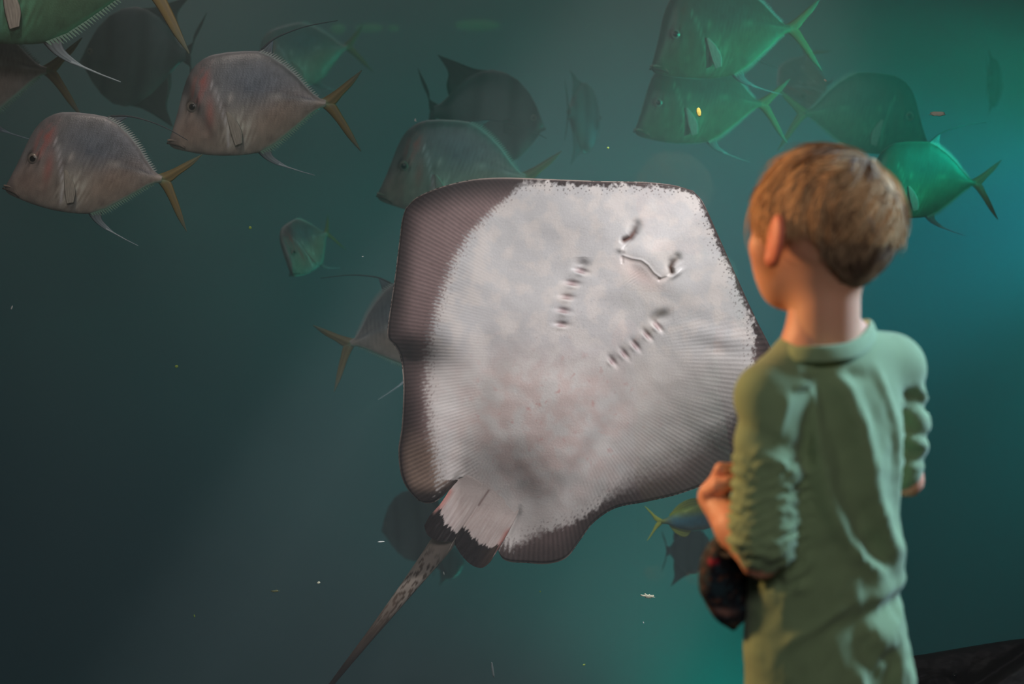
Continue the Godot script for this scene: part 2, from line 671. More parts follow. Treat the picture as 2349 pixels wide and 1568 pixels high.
func ray_height(x: float, y: float) -> float:   # relief of the underside in millimetres towards the glass
	var qx := x - 1478.0
	var qy := y - 612.0
	var a := -0.572 * qx + 0.82 * qy
	var b := 0.82 * qx + 0.572 * qy
	var h := 26.0 * exp(-b * b / 52000.0) * ss(-260.0, 60.0, a) * (1.0 - ss(430.0, 700.0, a))
	h += 9.0 * gauss(x, y, 1290, 900, 150, 130, -0.9)
	h -= 70.0 * ss(-60.0, -560.0, b) + 26.0 * ss(-330.0, -600.0, b)            # the near wing bends away
	h -= 22.0 * ss(-20.0, -150.0, b + 0.30 * (a - 60.0)) * (1.0 - ss(60.0, 330.0, a))
	h -= 66.0 * ss(150.0, 420.0, b) * ss(40.0, 330.0, a)                          # the far wing turns down behind
	h -= 30.0 * gauss(x, y, 935, 832, 62, 48)                                      # fold where the edge jogs
	h += 14.0 * gauss(x, y, 985, 1000, 60, 120)
	h += 8.0 * gauss(x, y, 1030, 770, 60, 60)
	h -= 10.0 * gauss(x, y, 1395, 960, 34, 120, 0.5)
	h += 7.0 * gauss(x, y, 1350, 1000, 30, 130, 0.62)
	h -= 6.0 * gauss(x, y, 1090, 930, 26, 150, 0.5)                                # edge of the belly
	h += 3.0 * gauss(x, y, 1640, 770, 70, 22, 0.2) - 2.0 * gauss(x, y, 1640, 800, 70, 18, 0.2)
	h -= 17.0 * ss(990.0, 1150.0, y) * ss(1020.0, 1070.0, x) * (1.0 - ss(1180.0, 1300.0, x))
	h += nz.get_noise_2d(x * 0.4, y * 0.4) * 2.6 + nz.get_noise_2d(x * 1.6, y * 1.6) * 0.14
	h += 3.0 * gauss(x, y, 1545, 650, 60, 30, 0.6)
	if y > 1060.0 and x > 990.0 and x < 1210.0:     # creases beside the pelvic fins
		var cr := line_d(x, y, [[1193, 1160], [1189, 1178], [1168, 1222], [1140, 1268]])
		h -= 5.0 * exp(-cr * cr / 30.0) * ss(1150.0, 1195.0, y)
		cr = line_d(x, y, [[1058, 1078], [1036, 1110], [1006, 1156]])
		h -= 5.0 * exp(-cr * cr / 30.0) * ss(1075.0, 1112.0, y)
	if x > 1395.0 and x < 1590.0 and y > 490.0 and y < 670.0:
		h += 2.0 * gauss(x, y, 1478, 574, 46, 24, 0.62)
		var n1 := line_d(x, y, NOSE1)
		var w1 := lerpf(6.5, 11.0, ss(548.0, 516.0, y))
		h -= lerpf(13.0, 6.0, ss(535.0, 512.0, y)) * exp(-n1 * n1 / (w1 * w1))
		var n2 := line_d(x, y, NOSE2)
		w1 = lerpf(5.2, 10.0, ss(620.0, 590.0, y))
		h -= lerpf(13.0, 6.0, ss(608.0, 588.0, y)) * exp(-n2 * n2 / (w1 * w1))
		var d := line_d(x, y, MOUTH)
		var below := line_d(x + 3.0, y - 5.0, MOUTH)
		h -= 0.8 * exp(-below * below / 26.0)
		h += 1.0 * exp(-d * d / 6.0)
		h -= 2.4 * gauss(x, y, 1462, 619, 42, 17, 0.62)
		d = line_d(x, y, FLAP)
		h -= 1.6 * exp(-d * d / 9.0)
		d = line_d(x, y, CHIN)
		h -= 2.0 * exp(-d * d / 12.0)
		h += 4.0 * gauss(x, y, 1425, 572, 9, 7) + 4.5 * gauss(x, y, 1552, 628, 16, 6, -0.6)
		if y > 615.0:
			h += 0.22 * sin((x * 0.6 + y * 0.8) * 1.1 + 3.0 * nz.get_noise_2d(x * 3.0, y * 3.0)) * gauss(x, y, 1450, 640, 30, 18, -0.8)
	if x > 1255.0 and x < 1545.0 and y > 590.0 and y < 860.0:
		for g in GILLS:
			if absf(x - g[0]) < 40.0 and absf(y - g[1]) < 40.0:
				var rot: float = g[3]
				var nx := -sin(rot)
				var ny := cos(rot)
				h -= g[4] * 0.8 * gauss(x, y, g[0] - nx * 2.0, g[1] - ny * 2.0, g[2] * 1.25, 5.5, rot)
				h -= g[4] * 0.28 * gauss(x, y, g[0] - nx * 9.0 - ny * 4.0, g[1] - ny * 9.0 + nx * 4.0, g[2] * 1.2, 9.0, rot)
				h += g[4] * 0.22 * gauss(x, y, g[0] + nx * 7.0, g[1] + ny * 7.0, g[2] * 0.8, 4.5, rot)
		h -= 7.0 * gauss(x, y, 1336, 606, 15, 11) + 8.0 * gauss(x, y, 1514, 728, 20, 13, -0.5)
	return h


func ribs(x: float, y: float) -> float:   # the fin rays that fan out through the wings, -1 .. 1
	if x < 1250.0 and y < 1160.0 and (x < 1100.0 or y < 900.0):
		var an := atan2(y - 820.0, 1500.0 - x)
		return sin(an * 400.0) * (1.0 - ss(1120.0, 1210.0, x))
	var a2 := atan2(y - 820.0, x - 1250.0)
	var r := Vector2(x - 1250.0, y - 820.0).length()
	return sin(a2 * 250.0) * ss(150.0, 240.0, r)


const DARK_LEFT := [[405, 1225], [425, 1190], [450, 1165], [480, 1130], [530, 1078], [600, 1035], [700, 1000], [800, 978], [900, 976], [1000, 984], [1070, 996], [1120, 1004], [1160, 1008]]
const DARK_LOW := [[1120, 1228], [1150, 1250], [1172, 1256], [1200, 1244], [1240, 1222], [1300, 1206], [1350, 1180], [1400, 1140], [1470, 1095], [1560, 1060], [1640, 1000], [1700, 955], [1760, 890], [1800, 840]]


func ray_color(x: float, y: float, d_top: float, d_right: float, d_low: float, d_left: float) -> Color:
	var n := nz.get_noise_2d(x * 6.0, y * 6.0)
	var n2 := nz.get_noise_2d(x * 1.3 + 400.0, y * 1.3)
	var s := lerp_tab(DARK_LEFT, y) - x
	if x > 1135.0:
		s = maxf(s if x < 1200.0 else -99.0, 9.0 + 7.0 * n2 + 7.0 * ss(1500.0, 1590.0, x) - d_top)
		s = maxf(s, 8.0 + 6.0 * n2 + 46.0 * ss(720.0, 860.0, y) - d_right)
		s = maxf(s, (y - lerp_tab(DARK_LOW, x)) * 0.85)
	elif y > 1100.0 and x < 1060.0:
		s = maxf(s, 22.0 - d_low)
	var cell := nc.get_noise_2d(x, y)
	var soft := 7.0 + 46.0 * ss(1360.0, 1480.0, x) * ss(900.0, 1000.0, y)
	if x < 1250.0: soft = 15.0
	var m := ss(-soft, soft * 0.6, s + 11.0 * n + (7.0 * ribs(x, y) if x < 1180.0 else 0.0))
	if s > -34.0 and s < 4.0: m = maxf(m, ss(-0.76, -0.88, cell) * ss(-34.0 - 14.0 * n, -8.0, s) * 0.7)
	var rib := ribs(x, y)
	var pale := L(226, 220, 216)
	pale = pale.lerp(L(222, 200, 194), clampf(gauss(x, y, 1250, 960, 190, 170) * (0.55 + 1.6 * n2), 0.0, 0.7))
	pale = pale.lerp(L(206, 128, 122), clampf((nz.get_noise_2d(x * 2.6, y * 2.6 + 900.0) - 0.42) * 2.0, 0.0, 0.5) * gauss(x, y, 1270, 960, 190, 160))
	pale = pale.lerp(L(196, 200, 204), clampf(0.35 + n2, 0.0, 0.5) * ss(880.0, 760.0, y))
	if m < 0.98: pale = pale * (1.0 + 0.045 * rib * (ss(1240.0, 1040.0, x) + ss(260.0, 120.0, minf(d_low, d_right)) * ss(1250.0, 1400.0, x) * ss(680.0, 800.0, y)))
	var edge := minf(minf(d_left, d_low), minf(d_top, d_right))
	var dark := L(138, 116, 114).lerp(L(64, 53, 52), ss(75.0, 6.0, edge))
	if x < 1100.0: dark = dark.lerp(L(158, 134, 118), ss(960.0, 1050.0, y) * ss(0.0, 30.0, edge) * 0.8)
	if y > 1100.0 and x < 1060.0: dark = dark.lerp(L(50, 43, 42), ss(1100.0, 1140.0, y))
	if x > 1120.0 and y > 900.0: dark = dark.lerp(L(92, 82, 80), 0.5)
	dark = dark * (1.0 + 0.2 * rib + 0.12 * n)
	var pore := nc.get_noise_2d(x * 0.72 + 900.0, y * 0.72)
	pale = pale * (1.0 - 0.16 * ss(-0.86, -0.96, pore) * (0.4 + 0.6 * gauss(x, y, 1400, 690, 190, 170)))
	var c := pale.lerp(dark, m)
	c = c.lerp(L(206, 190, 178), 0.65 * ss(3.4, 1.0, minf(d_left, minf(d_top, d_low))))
	if x > 1395.0 and x < 1590.0 and y > 490.0 and y < 670.0:
		var d := line_d(x, y, MOUTH)
		c = c.lerp(L(238, 236, 236), exp(-d * d / 4.0) * (0.6 + 0.4 * sin((x + y) * 1.4)))
		d = line_d(x + 3.0, y - 5.0, MOUTH)
		c = c.lerp(L(126, 100, 98), exp(-d * d / 20.0) * 0.34)  # shade under the lip, painted into the colour
		d = line_d(x, y, NOSE1)
		c = c.lerp(L(104, 70, 62), exp(-d * d / 30.0) * lerpf(1.0, 0.35, ss(540.0, 514.0, y)))
		d = line_d(x, y, NOSE2)
		c = c.lerp(L(92, 66, 58), exp(-d * d / 24.0) * lerpf(1.0, 0.35, ss(612.0, 590.0, y)))
		c = c.lerp(L(206, 176, 168), 0.6 * gauss(x, y, 1470, 632, 50, 20, 0.6))
	if x > 1255.0 and x < 1545.0 and y > 590.0 and y < 860.0:
		for g in GILLS:
			if absf(x - g[0]) < 26.0 and absf(y - g[1]) < 26.0:
				var rot: float = g[3]
				c = c.lerp(L(172, 146, 148), 0.8 * gauss(x, y, g[0] + sin(rot) * 2.0, g[1] - cos(rot) * 2.0, g[2], 5.5, rot))
				c = c.lerp(L(140, 98, 98), 0.7 * gauss(x, y, g[0] - sin(rot) * 3.0, g[1] + cos(rot) * 3.0, g[2] * 0.9, 1.6, rot))
	c.a = 1.0
	return c


func coons(top: PackedVector2Array, low: PackedVector2Array, left: PackedVector2Array, right: PackedVector2Array, nu: int, nv: int) -> PackedVector2Array:
	var out := PackedVector2Array()
	out.resize(nu * nv)
	var p00 := top[0]
	var p10 := top[nu - 1]
	var p01 := low[0]
	var p11 := low[nu - 1]
	for j in nv:
		var v := float(j) / (nv - 1)
		for i in nu:
			var u := float(i) / (nu - 1)
			out[j * nu + i] = top[i] * (1.0 - v) + low[i] * v + left[j] * (1.0 - u) + right[j] * u - (p00 * (1.0 - u) * (1.0 - v) + p10 * u * (1.0 - v) + p01 * (1.0 - u) * v + p11 * u * v)
	return out


func fin_patch(called: String, parent: Node3D, top: Array, low: Array, left: Array, right: Array, lift: Callable, tint: Callable, m: Material) -> void:
	# a thin fin with a front and a back, drawn through four edges
	var nu := 60
	var nv := 110
	var g := coons(spline(top, nu), spline(low, nu), spline(left, nv), spline(right, nv), nu, nv)
	var fp := PackedVector3Array()
	var fc := PackedColorArray()
	var bp := PackedVector3Array()
	var bc := PackedColorArray()
	for j in nv:
		for i in nu:
			var q := g[j * nu + i]
			var u := float(i) / (nu - 1)
			var v := float(j) / (nv - 1)
			var e := minf(minf(u, 1.0 - u) * 3.0, (1.0 - v) * 4.0)
			var h: float = lift.call(q.x, q.y, u, v)
			var t := 7.0 * sqrt(clampf(e, 0.0, 1.0))
			fp.append(W(q.x, q.y, RAY_D - h * 0.001) - parent.position)
			bp.append(W(q.x, q.y, RAY_D - h * 0.001 + t * 0.001 + 0.0006) - parent.position)
			fc.append(tint.call(q.x, q.y, u, v))
			bc.append(L(60, 52, 50))
	put(called, join([grid_mesh(fp, fc, nu, nv, Vector3.BACK), grid_mesh(bp, bc, nu, nv, Vector3.FORWARD)]), m, parent)


func build_ray() -> void:
	var skin := mat(Color.WHITE, 0.42, true)
	skin.metallic_specular = 0.45
	bump(skin, noise_tex(0.05, 512, 3, FastNoiseLite.TYPE_CELLULAR, 9), 0.018, 9.0)
	var root := thing("stingray", "large stingray pressed near the glass showing its pale underside with mouth and gill slits", "stingray", W(1290, 860, RAY_D))
	var N := 440
	var top := spline([[930, 478], [955, 453], [1010, 429], [1080, 412], [1150, 407], [1250, 410], [1380, 415], [1480, 417], [1545, 424], [1590, 437]], N)
	var left := spline([[930, 478], [922, 505], [915, 560], [905, 640], [896, 700], [889, 752], [890, 776], [905, 792], [917, 815], [923, 850], [925, 900], [921, 980], [914, 1030], [919, 1085], [934, 1120], [960, 1148]], N)
	var low := spline([[960, 1148], [980, 1154], [1003, 1148], [1032, 1122], [1062, 1098], [1095, 1130], [1122, 1190], [1141, 1258], [1158, 1284], [1210, 1291], [1262, 1292], [1300, 1278], [1330, 1240], [1360, 1200], [1410, 1166], [1480, 1151], [1560, 1132], [1640, 1098], [1720, 1030], [1790, 940]], N)
	var right := spline([[1590, 437], [1612, 462], [1640, 522], [1680, 612], [1730, 722], [1775, 812], [1800, 880], [1790, 940]], N)
	var g := coons(top, low, left, right, N, N)
	var fp := PackedVector3Array()
	var fc := PackedColorArray()
	fp.resize(N * N)
	fc.resize(N * N)
	var o := root.position
	for j in N:
		for i in N:
			var q := g[j * N + i]
			var k := j * N + i
			var dt := (q - top[i]).length()
			var dl := (q - low[i]).length()
			var de := (q - left[j]).length()
			var dr := (q - right[j]).length()
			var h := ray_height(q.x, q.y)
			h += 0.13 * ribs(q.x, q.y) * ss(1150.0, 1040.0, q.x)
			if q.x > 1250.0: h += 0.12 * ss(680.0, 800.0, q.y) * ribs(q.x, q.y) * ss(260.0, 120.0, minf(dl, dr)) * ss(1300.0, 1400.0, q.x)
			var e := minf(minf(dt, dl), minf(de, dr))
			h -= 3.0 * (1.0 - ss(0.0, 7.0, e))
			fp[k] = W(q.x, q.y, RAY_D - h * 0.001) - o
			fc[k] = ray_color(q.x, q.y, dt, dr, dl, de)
	# the back: the same rim, swelling away from the glass
	var K := 89
	var bp := PackedVector3Array()
	var bc := PackedColorArray()
	for j in K:
		for i in K:
			var jj := j * 5 if j < K - 1 else N - 1
			var ii := i * 5 if i < K - 1 else N - 1
			ii = mini(ii, N - 1)
			jj = mini(jj, N - 1)
			var q := g[jj * N + ii]
			var e := minf(minf((q - top[ii]).length(), (q - low[ii]).length()), minf((q - left[jj]).length(), (q - right[jj]).length()))
			var t := 5.0 * ss(0.0, 25.0, e) + 55.0 * ss(10.0, 330.0, e)
			var away := 1.0 + t * 0.001 / RAY_D
			bp.append((fp[jj * N + ii] + o - EYE) * away + EYE - o)
			bc.append(L(70, 60, 56) * (1.0 + 0.25 * nz.get_noise_2d(q.x * 3.0, q.y * 3.0)))
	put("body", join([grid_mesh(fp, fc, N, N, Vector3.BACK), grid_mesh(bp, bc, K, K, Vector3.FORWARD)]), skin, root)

	# the two pelvic fins, over the root of the tail
	var lift := func(x: float, y: float, u: float, v: float) -> float:
		var rim := minf(minf(u, 1.0 - u) * 6.0, 1.0)
		return ray_height(1120.0 + (x - 1120.0) * 0.8, y) - 1.4 + 6.0 * ss(0.0, 0.75, v) * (0.4 + 0.6 * sqrt(rim)) + 1.2 * ss(0.0, 0.1, v) + 1.1 * nz.get_noise_2d((x * 0.83 + y * 0.55) * 9.0, (y * 0.83 - x * 0.55) * 0.8) * v
	var tint := func(x: float, y: float, u: float, v: float, left_one: bool) -> Color:
		var streak := nz.get_noise_2d((x * 0.83 + y * 0.55) * 12.0, (y * 0.83 - x * 0.55) * 0.9)
		var c := L(222, 208, 202).lerp(L(196, 172, 166), clampf(0.5 + streak, 0.0, 1.0) * 0.6 * ss(0.1, 0.5, v))
		var start := (0.70 - 0.10 * u) if left_one else 0.72
		if left_one: start = 0.62 + 0.26 * u
		var dark := ss(start - 0.015, start + 0.015, v + 0.06 * streak)
		var pink := (ss(0.22, 0.03, u) * ss(0.28, 0.4, v) * ss(0.85, 0.7, v)) if left_one else (ss(0.75, 0.95, u) * ss(0.40, 0.55, v) * ss(0.95, 0.85, v))
		if not left_one: dark *= 1.0 - 0.8 * ss(0.86, 0.93, u) * ss(0.97, 0.9, v)
		else: dark *= 1.0 - 0.7 * ss(0.12, 0.04, u) * ss(0.8, 0.7, v)
		c = c.lerp(L(206, 128, 116), pink * 0.8)
		c = c.lerp(L(44, 39, 39).lerp(L(78, 64, 56), 0.0 if left_one else ss(0.5, 0.9, u)) * (1.0 + 0.4 * streak), dark)
		if not left_one: c = c.lerp(L(120, 84, 80), 0.7 * exp(-pow(seg(x, y, 1121, 1124, 1098, 1158) / 2.5, 2.0)))
		c = c * 0.88
		c.a = 1.0
		return c
	fin_patch("pelvic_fin", root, [[1060, 1074], [1078, 1078], [1098, 1088], [1118, 1100]], [[973, 1205], [980, 1225], [998, 1238], [1020, 1242], [1042, 1238]],
		[[1060, 1074], [1038, 1112], [1010, 1155], [986, 1182], [973, 1205]], [[1118, 1100], [1102, 1150], [1072, 1195], [1050, 1222], [1042, 1238]], lift, tint.bind(true), skin)
	fin_patch("pelvic_fin", root, [[1112, 1092], [1135, 1104], [1165, 1128], [1190, 1152]], [[1043, 1248], [1058, 1272], [1080, 1294], [1104, 1302], [1122, 1291], [1134, 1274]],
		[[1112, 1092], [1098, 1145], [1066, 1200], [1046, 1232], [1043, 1248]], [[1190, 1152], [1189, 1172], [1166, 1220], [1146, 1254], [1134, 1274]], lift, tint.bind(false), skin)

	# the whip tail, mottled near its root
	var path := []
	var rad := []
	var tp := spline([[1062, 1175], [1012, 1248], [932, 1352], [850, 1456], [758, 1572], [640, 1730], [560, 1850]], 150)
	for k in 150:
		var t := k / 149.0
		path.append(W(tp[k].x, tp[k].y, RAY_D + 0.026 + 0.10 * t) - o)
		rad.append(lerp_tab([[0.0, 24.0], [0.10, 27.0], [0.25, 18.5], [0.42, 11.0], [0.58, 6.2], [1.0, 1.5]], t) * 0.00075)
	var nu := 41
	var p := PackedVector3Array()
	var c := PackedColorArray()
	for j in 150:
		var t: Vector3 = (path[mini(j + 1, 149)] - path[maxi(j - 1, 0)]).normalized()
		var a := Vector3.BACK.cross(t).normalized()
		var b := t.cross(a)
		for i in nu:
			var w := TAU * (i % (nu - 1)) / (nu - 1)
			var fold := 1.0 - 0.16 * exp(-pow((fposmod(w - 1.1, TAU)) / 0.25, 2.0)) * ss(20.0, 60.0, j)
			p.append(path[j] + (a * cos(w) + b * sin(w) * 0.75) * rad[j] * fold)
			var y := j * 3.4
			var spot := nc.get_noise_2d(cos(w) * 26.0 + 700.0, y * 0.8 + sin(w) * 26.0)
			var brown := clampf(ss(-0.62, -0.72, spot) * ss(14.0, 26.0, j) + ss(30.0, 62.0, j + 9.0 * nz.get_noise_2d(cos(w) * 40.0, y + 40.0 * sin(w))), 0.0, 1.0)
			var dk := L(112, 94, 80).lerp(L(52, 45, 42), ss(45.0, 90.0, j))
			c.append(L(200, 186, 172).lerp(dk * (1.0 + 0.45 * nz.get_noise_2d(cos(w) * 60.0 + 90.0, y * 1.4 + sin(w) * 60.0)), brown))
	put("tail", fix_out(grid_mesh(p, c, nu, 150, Vector3.ZERO, true)), skin, root)


# ---------------------------------------------------------------- fishes

const LK := 0.30 / 352.0     # metres per pixel of the drawing that the lookdown is laid out on
var fish_mesh := {}


func P(x: float, y: float, z := 0.0) -> Vector3:   # lookdown drawing -> metres, centred on the body
	return Vector3((x - 570.0) * LK, -(y - 240.0) * LK, z)


func body_shell(top: Array, low: Array, x0: float, x1: float, thick: Callable, at: Callable, tint: Callable, nu := 90, nt := 44) -> ArrayMesh:
	# a flat-sided body between a back line and a belly line
	var p := PackedVector3Array()
	var c := PackedColorArray()
	for j in nu:
		var t := 0.5 - 0.5 * cos(PI * j / (nu - 1))
		t = lerpf(t, float(j) / (nu - 1), 0.35)
		var x := lerpf(x0, x1, t)
		var a := lerp_tab(top, x)
		var b := lerp_tab(low, x)
		for i in nt:
			var w := TAU * (i % (nt - 1)) / (nt - 1)
			var s := cos(w)
			var y := lerpf(a, b, 0.5 - 0.5 * s)
			var z: float = thick.call(x, y) * signf(sin(w)) * pow(absf(sin(w)), 0.85)
			p.append(at.call(x, y, z))
			c.append(tint.call(x, y))
	return fix_out(grid_mesh(p, c, nt, nu, Vector3.ZERO, true))


func blade(a: Array, b: Array, thick: float, at: Callable, tint: Callable, n := 24, m := 9, z0 := 0.0) -> ArrayMesh:
	# a fin between edge a and edge b, thin at both edges; tint(u along, v across)
	var sa := spline(a, n)
	var sb := spline(b, n)
	var p := PackedVector3Array()
	var c := PackedColorArray()
	var nu := 2 * m - 1
	for j in n:
		var u := float(j) / (n - 1)
		for i in nu:
			var v := float(i if i < m else 2 * m - 2 - i) / (m - 1)
			var side := 1.0 if i < m else -1.0
			var q := sa[j].lerp(sb[j], v)
			var t := thick * sqrt(maxf(0.0, 1.0 - pow(2.0 * v - 1.0, 2.0))) * (1.0 - 0.8 * u) + 0.0002
			t *= 1.0 + 0.22 * sin(v * 40.0)
			p.append(at.call(q.x, q.y, z0 + side * t * 0.5))
			c.append(tint.call(u, v))
	return fix_out(grid_mesh(p, c, nu, n, Vector3.ZERO, true))


const LOOK_TOP := [[388, 326], [390, 316], [395, 302], [404, 272], [413, 238], [421, 205], [430, 178], [440, 160], [452, 146], [468, 134], [486, 126], [520, 120], [560, 117], [592, 117], [620, 128], [650, 147], [680, 172], [705, 200], [722, 217], [735, 226], [748, 229]]
const LOOK_LOW := [[388, 330], [392, 336], [400, 341], [420, 346], [450, 352], [480, 356], [510, 358], [545, 357], [575, 354], [596, 350], [630, 333], [660, 309], [690, 284], [715, 262], [735, 249], [748, 245]]


func look_tint(x: float, y: float) -> Color:
	var t := lerp_tab(LOOK_TOP, x)
	var b := lerp_tab(LOOK_LOW, x)
	var v := (y - t) / maxf(b - t, 1.0)
	var n := nz.get_noise_2d(x * 4.0, y * 4.0)
	var c := L(122, 126, 128).lerp(L(132, 128, 120), ss(0.2, 0.9, v))
	c = c.lerp(L(84, 100, 116), 0.7 * gauss(x, y, 590, 190, 120, 60, 0.3))
	c = c.lerp(L(150, 128, 108), 0.5 * gauss(x, y, 640, 260, 90, 40, -0.5))
	c = c.lerp(L(168, 84, 74), clampf(0.9 * gauss(x, y, 462, 200, 16, 40, 0.3) * (0.7 + 1.2 * n) + 0.55 * gauss(x, y, 486, 262, 10, 34), 0.0, 0.9))
	c = c.lerp(L(138, 114, 104), 0.5 * gauss(x, y, 440, 300, 60, 40))
	c = c.lerp(L(66, 62, 62), 0.55 * ss(26.0, 6.0, Vector2(x - 392, y - 322).length()))
	var bars := sin(x * 0.55 - y * 0.12) * gauss(x, y, 620, 215, 110, 46, 0.2)
	c = c * (1.0 + 0.22 * bars + 0.30 * n + 0.25 * nz.get_noise_2d(x * 1.4 + 70.0, y * 1.4)) * lerpf(0.72, 1.05, ss(0.0, 0.55, v))
	var ll := lerp_tab([[505, 252], [530, 226], [560, 212], [600, 214], [650, 225], [740, 236]], x)
	if x > 505.0: c = c.lerp(L(186, 186, 182), 0.7 * exp(-pow((y - ll) / 3.0, 2.0)))
	if x > 560.0: c = c.lerp(L(60, 74, 92), 0.5 * exp(-pow((y - ll + 5.0) / 5.0, 2.0)))
	var gl := lerp_tab([[150, 470], [215, 500], [250, 512], [290, 526], [330, 528]], y)
	if y > 190.0 and y < 335.0: c = c.lerp(L(196, 200, 206), 0.75 * exp(-pow((x - gl) / 3.0, 2.0)))
	var sk := nz.get_noise_2d((x + y * 0.45) * 9.0, (y - x * 0.45) * 1.6)
	c = c.lerp(L(206, 212, 202), clampf(0.35 + 1.3 * sk, 0.0, 0.85) * gauss(x, y, 553, 302, 34, 44, 0.25))
	c = c.lerp(L(56, 44, 38), 0.85 * gauss(x, y, 518, 250, 8, 9))
	c = c.lerp(L(150, 196, 176), 0.75 * ss(9.0, 2.0, b - y) * ss(590.0, 620.0, x))
	c = c.lerp(L(168, 170, 176), 0.7 * ss(7.0, 1.0, y - t) * ss(450.0, 500.0, x))
	c = c.lerp(L(150, 140, 128), 0.6 * gauss(x, y, 738, 236, 20, 14)) * 1.6
	var er := Vector2(x - 446.0, y - 246.0).length()
	c = c.lerp(L(52, 46, 44), 0.8 * exp(-pow((er - 15.0) / 2.6, 2.0)))
	c.a = 1.0
	return c


func spikes(called: Array, n: int, length: float, lean: Vector2, col: Color) -> ArrayMesh:   # short rays along an edge
	var e := spline(called, n)
	var st := SurfaceTool.new()
	st.begin(Mesh.PRIMITIVE_TRIANGLES)
	st.set_smooth_group(-1)
	for k in n - 1:
		var a := e[k]
		var b := e[k + 1]
		var nrm := Vector2(b.y - a.y, -(b.x - a.x)).normalized()
		if nrm.dot(lean) < 0.0: nrm = -nrm
		var l := length * (1.0 - 0.55 * k / n)
		var tip := a.lerp(b, 0.5) + (nrm * 0.6 + lean) * l
		var a2 := a - nrm * 3.0
		var b2 := b - nrm * 3.0
		for s in [1.0, -1.0]:
			var q := [P(a2.x, a2.y, 0.0034 * s), P(tip.x, tip.y, 0.0), P(b2.x, b2.y, 0.0034 * s), P(a.x, a.y, 0.0)]
			st.set_color(col)
			var tri := [q[0], q[1], q[2]]
			if (tri[1] - tri[0]).cross(tri[2] - tri[0]).z * s > 0.0: tri = [q[0], q[2], q[1]]
			for w in tri: st.add_vertex(w)
	st.generate_normals()
	st.index()
	return st.commit()


func filament(pts: Array, r0: float, r1: float, col: Color, z := 0.0, n := 26) -> ArrayMesh:
	var s := spline(pts, n)
	var path := []
	var rad := []
	for k in n:
		path.append(P(s[k].x, s[k].y, z))
		rad.append(lerpf(r0, r1, sqrt(k / (n - 1.0))) * LK)
	return tube(path, rad, [col], 7)


